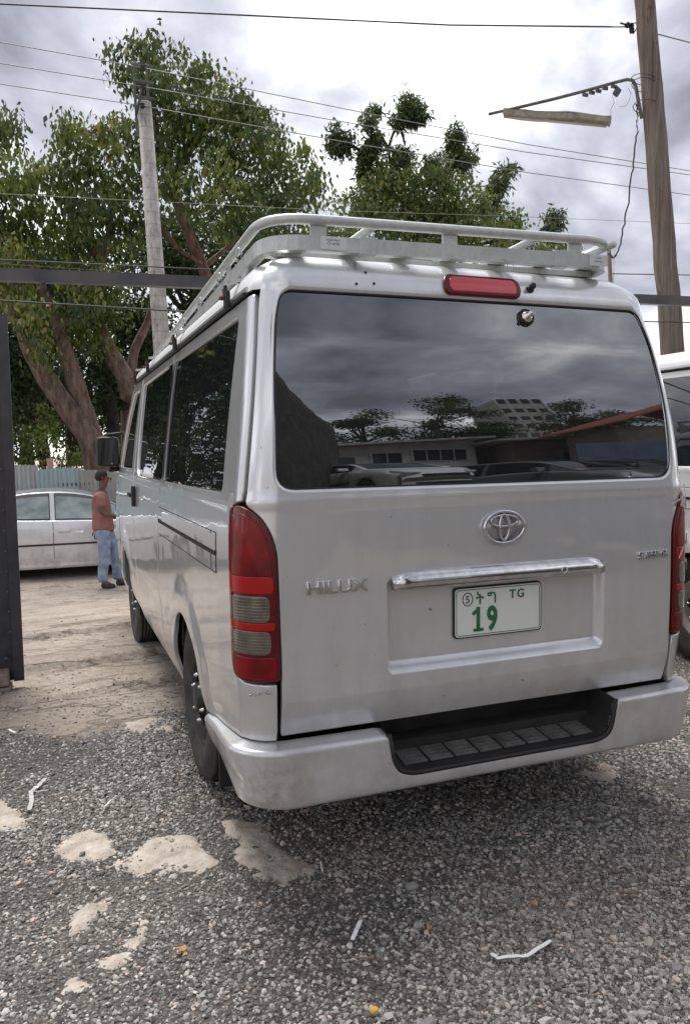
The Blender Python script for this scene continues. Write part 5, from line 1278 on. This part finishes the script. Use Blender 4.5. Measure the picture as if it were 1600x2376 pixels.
# ================================================================== cars
CARG=glass_tint('car_glass',.18,(.75,.9,.86),1.7)
def car(name,label,loc,rz,paintm,glassm=None,kind='sedan',group=None,cat='car',H=1.46,L=4.4,Wd=1.70,detail=True):
    """local +x is the front"""
    glassm=glassm or CARG; root=empty(name,loc,rz,label,cat,group); hw=Wd/2
    if kind=='sedan':
        top=[(-L/2,.70),(-L/2+.05,.92),(-L/2+.45,1.0),(-1.25,1.02),(-.4,.98),(.55,.95),(1.0,.94),(1.6,.86),(L/2-.15,.72),(L/2,.50)]
        roof=[(-1.55,1.00),(-1.15,1.28),(-.75,1.41),(-.2,H),(.25,H-.03),(.62,1.33),(1.0,1.12),(1.28,.93)]
    else:
        top=[(-L/2,.75),(-L/2+.05,.98),(-L/2+.3,1.03),(-1.0,1.02),(-.4,1.0),(.55,.98),(1.1,.94),(1.5,.86),(L/2-.15,.72),(L/2,.50)]
        roof=[(-L/2+.12,1.02),(-L/2+.30,1.38),(-1.1,H-.02),(-.2,H),(.25,H-.03),(.62,1.36),(1.0,1.14),(1.33,.92)]
    U_=np.linspace(-L/2,L/2,61); tz=lambda u: itp(top,u)
    def wid(u): e=abs(u)/(L/2); return hw*(1-.16*max(0,(e-.72)/.28)**2.2)
    wb=L*.295; wx=(wb+.08,-wb+.04); WRd=.30
    def zlow(u):
        z=.20+.10*max(0,(abs(u)/(L/2)-.85)/.15)
        for w_ in wx:
            d=abs(u-w_)
            if d<WRd+.05: z=max(z,.29+math.sqrt(max(0,(WRd+.05)**2-d*d)))
        return z
    vs=[];K=11
    US=sorted(list(U_)+[w_+s_*(WRd+.05)*c_ for w_ in wx for s_ in (-1,1) for c_ in (1.0,.99,.93,.8,.6,.35)])
    for u in US:
        w=wid(u);zl=zlow(u);zt_=tz(u)
        zs=[zl,max(zl,.30),max(zl+.001,.42),max(zl+.002,.55),max(zl+.003,.66),max(zl+.004,.5*(zt_+.66)),zt_-.05,zt_-.012,zt_,zt_+.012,zt_+.018]
        ws=[w*.955,w*.985,w*1.0,w*1.003,w*1.0,w*.995,w*.965,w*.94,w*.90,w*.5,0]
        vs+=[(u,-a,z) for a,z in zip(ws,zs)]
    n=len(US); fs=[(i*K+j,(i+1)*K+j,(i+1)*K+j+1,i*K+j+1) for i in range(n-1) for j in range(K-1)]
    b=len(vs); vs+=[(x,-y,z) for x,y,z in vs]; fs+=[(b+i*K+j,b+i*K+j+1,b+(i+1)*K+j+1,b+(i+1)*K+j) for i in range(n-1) for j in range(K-1)]
    for e in (0,n-1):
        f=[e*K+j for j in range(K)]+[b+e*K+j for j in range(K-2,-1,-1)]; fs.append(tuple(f if e else f[::-1]))
    body=mesh('body',vs,fs,paintm,root,True)
    # greenhouse
    GU=np.linspace(roof[0][0],roof[-1][0],34); gv=[]
    def gh(u,side_k):   # side_k 0 belt .. 1 roof edge .. 2 centre
        zb_=tz(u)+.0; zr=max(zb_+.002,itp(roof,u)); k=(zr-zb_)/(H-.98); wbelt=wid(u)*.915; wr=wbelt-.20*max(0,min(1,k))
        if side_k<=1: return (u,-lerp(wbelt,wr,side_k**1.15),lerp(zb_-.01,zr-.045*k,side_k))
        s_=side_k-1; return (u,-wr*(1-s_),zr-.045*k*(1-s_)**2.2)
    ks=[0,.2,.4,.6,.8,.93,1.0,1.04,1.12,1.3,1.6,2.0]; Kg=len(ks)
    for u in GU: gv+=[gh(u,k) for k in ks]
    gf=[(i*Kg+j,(i+1)*Kg+j,(i+1)*Kg+j+1,i*Kg+j+1) for i in range(len(GU)-1) for j in range(Kg-1)]
    b=len(gv); gv+=[(x,-y,z) for x,y,z in gv]; gf+=[(b+i*Kg+j,b+i*Kg+j+1,b+(i+1)*Kg+j+1,b+(i+1)*Kg+j) for i in range(len(GU)-1) for j in range(Kg-1)]
    mesh('roof',gv,gf,paintm,root,True)
    def pane(nm,u0,u1,k0,k1,mat,o=.006,nu=10,ins=None,par=None):
        for s in (-1,1):
            vv=[];
            for i in range(nu+1):
                for j in range(5):
                    u=lerp(u0,u1,i/nu);k=lerp(k0,k1,j/4)
                    if ins: k=min(k,ins(u))
                    x,y,z=gh(u,k); vv.append((x,(y-o)*(-s),z+o*.3))
            ff=[(i*5+j,(i+1)*5+j,(i+1)*5+j+1,i*5+j+1) for i in range(nu) for j in range(4)]
            mesh(nm,vv,ff if s<0 else [f[::-1] for f in ff],mat,par or root,True)
    fr=pmat('pane_frame_black',(.02,.02,.022),.4)
    bp_=-.14
    pane('window_frame',-1.18,bp_-.035,.03,.955,fr,.004); pane('side_window',-1.14,bp_-.05,.07,.90,glassm,.007)
    pane('window_frame',bp_+.035,.92,.03,.955,fr,.004,ins=lambda u:1 if u<.5 else 1); pane('side_window',bp_+.05,.84,.07,.90,glassm,.007)
    # windscreen and rear glass over the roof skin
    def cross(nm,u0,u1,mat):
        vv=[];nu=8;nk=10
        for i in range(nu+1):
            u=lerp(u0,u1,i/nu)
            for j in range(nk+1):
                a=lerp(-1,1,j/nk); k=1.12+.88*(1-abs(a)); x,y,z=gh(u,k); vv.append((x+.004,(y if a<0 else -y),z+.007))
        ff=[(i*(nk+1)+j,(i+1)*(nk+1)+j,(i+1)*(nk+1)+j+1,i*(nk+1)+j+1) for i in range(nu) for j in range(nk)]
        mesh(nm,vv,ff,mat,root,True)
    cross('windscreen',roof[-3][0]-.12 if kind=='x' else .50,1.22,glassm); cross('rear_window',roof[0][0]+.06,roof[0][0]+.62 if kind=='sedan' else roof[0][0]+.22,glassm)
    # seams, trim strip, handles, lamps
    for s in (-1,1):
        def B(u,z): 
            w=wid(u); return Vector((u,s*(np.interp(z,[.2,.42,.55,.66,.83,.93,.99],[w*.955,w*1.0,w*1.003,w*1.0,w*.995,w*.965,w*.93])+.0015),z))
        m=MB()
        for u in (bp_,-1.12,.92): m.tube([B(u+(.10*max(0,.45-z) if u<-1 else 0),z) for z in np.linspace(.27 if u!=-1.12 else .45,.95,12)],.004,5)
        m.tube([B(u,.285) for u in np.linspace(-.95,.95,10)],.004,5); m.build('door_seam',SEAMM,root)
        m=MB(); m.tube([B(u,.585)+Vector((0,s*.006,0)) for u in np.linspace(-1.9,1.9,30) if all(abs(u-w_)>WRd-.0 for w_ in wx)][0:0] or [B(u,.585)+Vector((0,s*.004,0)) for u in np.linspace(-.93,.95,20)],.5,sq=(.016,.030)); m.build('trim_strip',fr,root)
        for u in (bp_+.17,-.93): m=MB(); m.box(B(u,.80)+Vector((0,s*.012,0)),(.19,.035,.045),bev=.012); m.build('door_handle',paintm,root)
        m=MB(); m.tube([B(u,.255)+Vector((0,s*.004,0)) for u in np.linspace(-.90,.92,12)],.5,sq=(.02,.05)); m.build('sill',paintm,root)
        m=MB(); m.box((.86,s*(hw+.05),1.02),(.12,.17,.12),bev=.03); m.build('door_mirror',paintm,root)
        m=MB(); m.tube([Vector(gh(u,.90))*1+Vector((0,-.02,.0)) if s<0 else Vector((gh(u,.90)[0],-gh(u,.90)[1]+.02,gh(u,.90)[2])) for u in np.linspace(-1.12,bp_-.04,8)],.5,sq=(.010,.030)); m.tube([Vector((gh(u,.90)[0],s*(-gh(u,.90)[1]+.02),gh(u,.90)[2])) for u in np.linspace(bp_+.04,.72,8)],.5,sq=(.010,.030)); m.build('rain_visor',pmat('smoke_visor',(.16,.16,.16),.2),root)
        m=MB(); m.box((L/2-.16,s*hw*.66,.66),(.30,.36,.15),R=Euler((0,.35,-s*.35)).to_matrix(),bev=.04); m.build('headlight',pmat('headlamp_glass',(.55,.56,.58),.08,.6,coat=1.),root)
        m=MB(); m.box((-L/2+.06,s*hw*.72,.80),(.12,.30,.16),bev=.03); m.build('tail_light',REDL,root)
    m=MB(); m.box((L/2-.02,0,.56),(.06,.75,.10),bev=.02); m.box((L/2-.02,0,.36),(.06,1.0,.10),bev=.02); m.build('grille',BLACKPL,root)
    m=MB(); m.box((0,0,.30),(L-.5,Wd-.12,.16)); m.build('underbody',UNDER,root)
    for w_ in wx:
        for s in (-1,1):
            q=wheel(root,0,0,s,R_=WRd,wdt=.18,rimmat=WHEELW); q.rotation_euler=(0,0,-PI/2); q.location=(w_,s*(hw-.10),WRd)
            q.rotation_euler=(0,0,PI/2)
    return root
sd=car('parked_sedan','silver white sedan parked across the road behind the standing man',(-1.16,11.85,-.62),0,PALE,std('sedan_pane',(.12,.17,.165),(.36,.44,.43),1.6,rough=.06,bump=0,sc=(1.5,1,2.5),coat=1.),kind='sedan')  # pale mottling in the opaque panes stands for reflected and see-through light
# ================================================================== white minibus on the right
wv=make_van(WHITEP,False); tag(wv,'white minibus parked on the right, mostly hidden behind the silver one','minibus'); wv.location=(3.25,.47,0)
# ================================================================== the standing man
def skin_mesh(name,joints,edges,mat,parent,sub=2,root=0):
    me=bpy.data.meshes.new(name); me.from_pydata([j[0] for j in joints],edges,[]); o=bpy.data.objects.new(name,me); COL.objects.link(o)
    md=o.modifiers.new('s','SKIN'); sv=me.skin_vertices[0].data
    for i,j in enumerate(joints): sv[i].radius=(j[1],j[2] if len(j)>2 else j[1]); sv[i].use_root=(i==root)
    o.modifiers.new('u','SUBSURF').levels=sub; bpy.context.view_layer.update()
    m2=bpy.data.meshes.new_from_object(o.evaluated_get(bpy.context.evaluated_depsgraph_get())); bpy.data.objects.remove(o)
    m2.polygons.foreach_set('use_smooth',[True]*len(m2.polygons)); return link(name,m2,mat,parent)
SKIN=std('brown_skin',(.085,.040,.024),(.13,.065,.040),9,rough=.5,bump=.05); HAIR=pmat('black_hair',(.018,.013,.011),.9)
SHIRT=std('faded_red_shirt',(.19,.085,.072),(.30,.145,.125),7,rough=.9,bump=.5,bdist=.012); JEANS=std('washed_blue_jeans',(.11,.16,.25),(.30,.38,.48),8,rough=.9,bump=.5,bdist=.01); SHOE=std('dark_shoe',(.02,.02,.022),(.05,.05,.055),20,rough=.7)
def man():
    pz=-.60; f=empty('person',(-.60,9.9,float(gz(-.6,9.9))),0,'man in faded red T-shirt and blue jeans standing beside the sedan, facing right','person'); f.rotation_euler=(0,0,math.radians(-8))
    J=[((0,0,.93),.10,.13),((-.005,0,1.10),.095,.125),((-.015,0,1.28),.105,.15),((-.01,0,1.40),.085,.12),((.0,0,1.485),.052),((.02,0,1.55),.070),((.035,0,1.635),.100,.084),((.03,0,1.70),.068,.060),
       ((-.015,-.165,1.395),.052),((.0,-.215,1.14),.040),((.20,-.20,1.075),.032),((.27,-.185,1.065),.030),
       ((-.02,.165,1.395),.052),((-.09,.215,1.13),.040),((-.13,.21,.89),.031),((-.13,.20,.82),.032),
       ((-.005,-.09,.84),.090),((.01,-.10,.50),.058),((-.03,-.10,.10),.042),((.09,-.10,.045),.036),
       ((.02,.09,.84),.090),((.12,.10,.50),.058),((.17,.11,.10),.042),((.29,.12,.045),.036),
       ((.105,0,1.615),.016),((.085,0,1.58),.045,.035)]
    E_=[(0,1),(1,2),(2,3),(3,4),(4,5),(5,6),(6,7),(3,8),(8,9),(9,10),(10,11),(3,12),(12,13),(13,14),(14,15),(0,16),(16,17),(17,18),(18,19),(0,20),(20,21),(21,22),(22,23),(5,25)]
    J=J[:24]+[((.09,0,1.60),.040,.036)]; E_=[e for e in E_ if 25 not in e]+[(6,24)]
    skin_mesh('body',J,E_,SKIN,f)
    m=MB(); m.tube([(.115,0,1.655),(.140,0,1.625),(.118,0,1.612)],[.008,.016,.010],8)
    m.box((.098,-.081+.03,1.655),(.02,.02,.006)); m.build('nose',SKIN,f)
    for s in (-1,1):
        m=MB(); m.tube([(.03,s*.078,1.66),(.018,s*.086,1.65),(.022,s*.08,1.61)],[.012,.018,.009],7); m.build('ear',SKIN,f)
        m=MB(); m.lathe([(.0005,-.008),(.007,-.005),(.009,0),(.007,.005),(.0005,.008)],c=(.112,s*.034,1.652),n=8); m.build('eye',pmat('eye_dark',(.03,.03,.03),.2),f)
    m=MB(); m.box((.124,0,1.582),(.012,.045,.008),bev=.003); m.build('lips',pmat('lip',(.09,.035,.03),.5),f)
    bm=bmesh.new(); bmesh.ops.create_uvsphere(bm,u_segments=20,v_segments=14,radius=1)
    for v in bm.verts: v.co=Vector((v.co.x*.114+.016,v.co.y*.092,v.co.z*.104+1.668))
    bmesh.ops.delete(bm,geom=[v for v in bm.verts if v.co.z<1.60+.9*max(0,v.co.x-.01) or (v.co.x>.085)],context='VERTS')
    me=bpy.data.meshes.new('hair'); bm.to_mesh(me); bm.free(); me.polygons.foreach_set('use_smooth',[True]*len(me.polygons)); link('hair',me,HAIR,f)
    # fingers
    for (hx,hy,hz,dx,dy,dz,s) in ((.27,-.185,1.065,1,.05,-.12,-1),(-.13,.20,.82,.05,0,-1,1)):
        m=MB(); D_=Vector((dx,dy,dz)).normalized(); Sd=D_.cross(Vector((0,1,0))).normalized()
        for k in range(4):
            L=(.075,.085,.08,.062)[k]; o_=Vector((hx,hy,hz))+Sd*(k-1.5)*.017+D_*.02; cu=Vector((0,-s*.35,0)); m.tube([o_,o_+D_*L*.5,o_+D_*L*.85+cu*.04,o_+D_*L*1.0+cu*.09],[.0085,.008,.007,.006],6)
        o_=Vector((hx,hy,hz))+Sd*-.03; m.tube([o_-D_*.01,o_+D_*.03-Sd*.02,o_+D_*.055-Sd*.02],[.010,.009,.007],6); m.build('finger',SKIN,f)
    skin_mesh('shirt',[((0.0,0,.83),.140,.160),((0.0,0,.89),.182,.19),((-.015,0,.98),.168,.18),((-.01,0,1.12),.150,.168),((-.03,0,1.29),.158,.186),((-.012,0,1.41),.095,.13),((.0,0,1.465),.070,.068),
       ((-.015,-.175,1.385),.072),((-.002,-.218,1.21),.070),((-.02,.175,1.385),.072),((-.07,.215,1.21),.070)],[(0,1),(1,2),(2,3),(3,4),(4,5),(5,6),(5,7),(7,8),(5,9),(9,10)],SHIRT,f)
    skin_mesh('jeans',[((0,0,.96),.125,.155),((-.005,-.092,.82),.118),((.012,-.10,.50),.090),((-.030,-.10,.26),.078),((-.03,-.10,.085),.084),((.03,.092,.82),.118),((.14,.10,.50),.090),((.165,.11,.26),.078),((.17,.11,.085),.084)],[(0,1),(1,2),(2,3),(3,4),(0,5),(5,6),(6,7),(7,8)],JEANS,f)
    for (x,y) in ((-.03,-.10),(.17,.11)):
        skin_mesh('shoe',[((x-.04,y,.045),.044),((x+.04,y,.048),.046),((x+.13,y,.035),.042),((x+.18,y,.03),.030)],[(0,1),(1,2),(2,3)],SHOE,f)
man()
# ================================================================== what stands behind the camera and shows in the rear glass
PLASTER=std('shaded_white_plaster',(.20,.20,.195),(.31,.31,.30),2.5,rough=.9,bump=.3); TINROOF=std('grey_tin_roof',(.16,.16,.16),(.28,.27,.26),3,rough=.6); REDROOF=std('red_tile_roof',(.17,.04,.028),(.27,.07,.05),6,rough=.8); DKW=pmat('dark_pane',(.02,.022,.025),.08); STONEW=std('dark_stone_wall',(.03,.027,.024),(.09,.08,.07),3,rough=.95,bump=.9,bdist=.03); BLUEW=std('blue_sheet_wall',(.05,.08,.13),(.09,.13,.19),3,rough=.6)  # plaster and red roof colours darkened to stand for dimmer light
def house(label,loc,rz,Wd,Dp,H0,H1,windows,roofm,wallm=None,gable=False,over=.5):
    r=empty('yard_building' if not gable else 'red_roofed_house',loc,rz,label,'building')
    m=MB(); m.prism([(0,-1.5),(Wd,-1.5),(Wd,H1),(0,H0)],(0,0,0),(1,0,0),(0,0,1),(0,-1,0),Dp); m.build('wall',wallm or PLASTER,r)
    if gable:
        m=MB(); m.prism([(-over,H0-.1),(Wd/2,H0+2.3),(Wd+over,H1-.1),(Wd+over,H1),(Wd/2,H0+2.46),(-over,H0)],(0,over,0),(1,0,0),(0,0,1),(0,-1,0),Dp+2*over); m.build('roof',roofm,r)
    else:
        m=MB(); m.prism([(-over,H0+.01),(Wd+over,H1+.01),(Wd+over,H1+.16),(-over,H0+.16)],(0,over,0),(1,0,0),(0,0,1),(0,-1,0),Dp+2*over); m.build('roof',roofm,r)
    for (x,z,w,h,n) in windows:
        m=MB(); m.box((x,.02,z),(w+.12,.06,h+.12),bev=.01); wf=m.build('window',wallm or PLASTER,r)
        for k in range(n): m=MB(); m.box((x-w/2+w*(k+.5)/n,.055,z),(w/n-.05,.02,h-.05)); m.build('pane',DKW,wf)
    return r
zb=lambda x,y: float(gz(x,y))
m=MB(); wl_o=empty('yard_wall',(-.25,-3.3,0),label='tall dark stone wall behind the photographer, mirrored at the left of the rear glass',cat='wall')
a=Vector((0,0,0));b=Vector((2.75,-6.6,0)); d=(b-a).normalized(); nrm=Vector((d.y,-d.x,0))
vs=[];N=40;M=14
for i in range(N+1):
    for j in range(M+1):
        t=i/N; h=lerp(4.7,3.2,t**.8)+.10*float(fbm(t*6,.3,2,3)); z=lerp(-.1,h,j/M)+0; off_=.05*float(fbm(t*14,z*2,1.,3)); p=a.lerp(b,t)+nrm*(off_); vs.append((p.x,p.y,z+.12*max(0,-p.y)))
fs=[(i*(M+1)+j,(i+1)*(M+1)+j,(i+1)*(M+1)+j+1,i*(M+1)+j+1) for i in range(N) for j in range(M)]
n0=len(vs); vs+=[(x-nrm.x*.3,y-nrm.y*.3,z) for x,y,z in vs]; fs+=[tuple(n0+k for k in f[::-1]) for f in fs]; fs+=[(i*(M+1)+M,(i+1)*(M+1)+M,n0+(i+1)*(M+1)+M,n0+i*(M+1)+M) for i in range(N)]; fs+=[(j,j+1,n0+j+1,n0+j) for j in range(M)]+[(N*(M+1)+j,n0+N*(M+1)+j,n0+N*(M+1)+j+1,N*(M+1)+j+1) for j in range(M)]
mesh('wall_face',vs,fs,STONEW,wl_o,True)
house('low white building with three dark windows behind the photographer',(4.1,-15.5,zb(5,-15.5)),math.radians(-4),5.2,4,2.35,3.0,[(.75,1.2,.7,1.1,1),(2.1,1.55,1.0,.9,2),(3.9,1.75,1.9,.9,4)],TINROOF)
house('long shaded building with a tin eave, right of the white one behind the photographer',(9.9,-14.6,zb(10,-14)),math.radians(10),7,5,2.6,3.2,[(1.8,1.5,.7,.7,1),(4.6,1.5,.7,.7,1)],TINROOF,std('shade_brown_plaster',(.10,.085,.07),(.17,.145,.12),3,rough=.9),over=.9)  # wall colour browned and darkened to look shaded
house('house with red pitched roof behind the photographer at right',(9.4,-9.6,zb(10,-9.6)),math.radians(18),5.4,3.5,3.3,3.3,[(1.2,1.3,.8,.9,2)],REDROOF,std('shade_brown_plaster',(.10,.085,.07),(.17,.145,.12),3),gable=True,over=.6)
m=MB(); m.box((0,0,1.0),(3.2,.06,2.4)); bw_=m.build('blue_sheet_screen',BLUEW); bw_.location=(7.9,-6.9,zb(8,-7)); bw_.rotation_euler=(0,0,.45); tag(bw_,'dark blue sheet metal screen behind the photographer','screen')
tw=empty('apartment_tower',(32,-46,2.5),.2,'pale multi storey block far behind the photographer','building'); m=MB(); m.box((0,0,9.5),(4.4,8,19)); m.build('wall',PLASTER,tw)
for k in range(6):
    for j in range(4): m=MB(); m.box((-1.65+1.1*j,4.02,5+2.7*k),(.7,.1,1.2)); m.build('window',DKW,tw)
for i,(x,y,rz,pm,kd,lb) in enumerate(((4.3,-5.9,1.25,GREYP,'hatch','grey hatchback parked nose on behind the photographer'),(6.3,-6.6,1.15,DARKP,'sedan','dark sedan beside the grey hatchback behind the photographer'),(2.75,-8.1,1.45,PALE,'sedan','pale sedan left of the grey hatchback behind the photographer'),(8.0,-7.6,1.15,GREYP,'sedan','grey sedan parked furthest right behind the photographer'))):
    c=car('parked_car',lb,(x,y,zb(x,y)),rz,pm,kind=kd,group='cars parked behind the photographer'); c.rotation_euler=(0,-.11,rz)
def rear_tree(x,y,h,r,seed,label):
    z0=zb(x,y); t=empty('leafy_tree',(x,y,z0),label=label,cat='tree',group='trees behind the photographer'); m=MB(); limb(m,[(0,0,0),(.1,0,h*.35),(0,.1,h*.6)],.2,.1,seed); r_=random.Random(seed)
    bl=[]
    for k in range(12):
        c=Vector((r_.uniform(-1,1)*r*.75,r_.uniform(-1,1)*r*.6,h*.62+r_.uniform(-1,1)*h*.33)); limb(m,[(0,.1,h*.5),tuple(c*.7+Vector((0,0,h*.15))),tuple(c)],.06,.02,seed+k); rr=r*r_.uniform(.28,.42); bl.append(((x+c.x,y+c.y,z0+c.z),(rr,rr,rr),int(16*rr*rr)+8))
    m.build('trunk',BARKD,t); leaf_mass('crown',bl,LEAFD,t,.22,t.location,per=22,spread=.25,seed=seed)['kind']='stuff'
rear_tree(8.0,-22,6.2,1.7,51,'small round tree behind the white building'); rear_tree(11.8,-23,11.0,2.8,52,'tallest tree behind the white building'); rear_tree(14.4,-24,7.5,2.2,53,'medium tree right of the tallest one behind the buildings'); rear_tree(18.5,-22,9.6,2.6,54,'dark tree above the long building'); rear_tree(20.5,-21,8.4,3.0,55,'broad tree before the apartment tower')
# tidy: labels for repeated structure
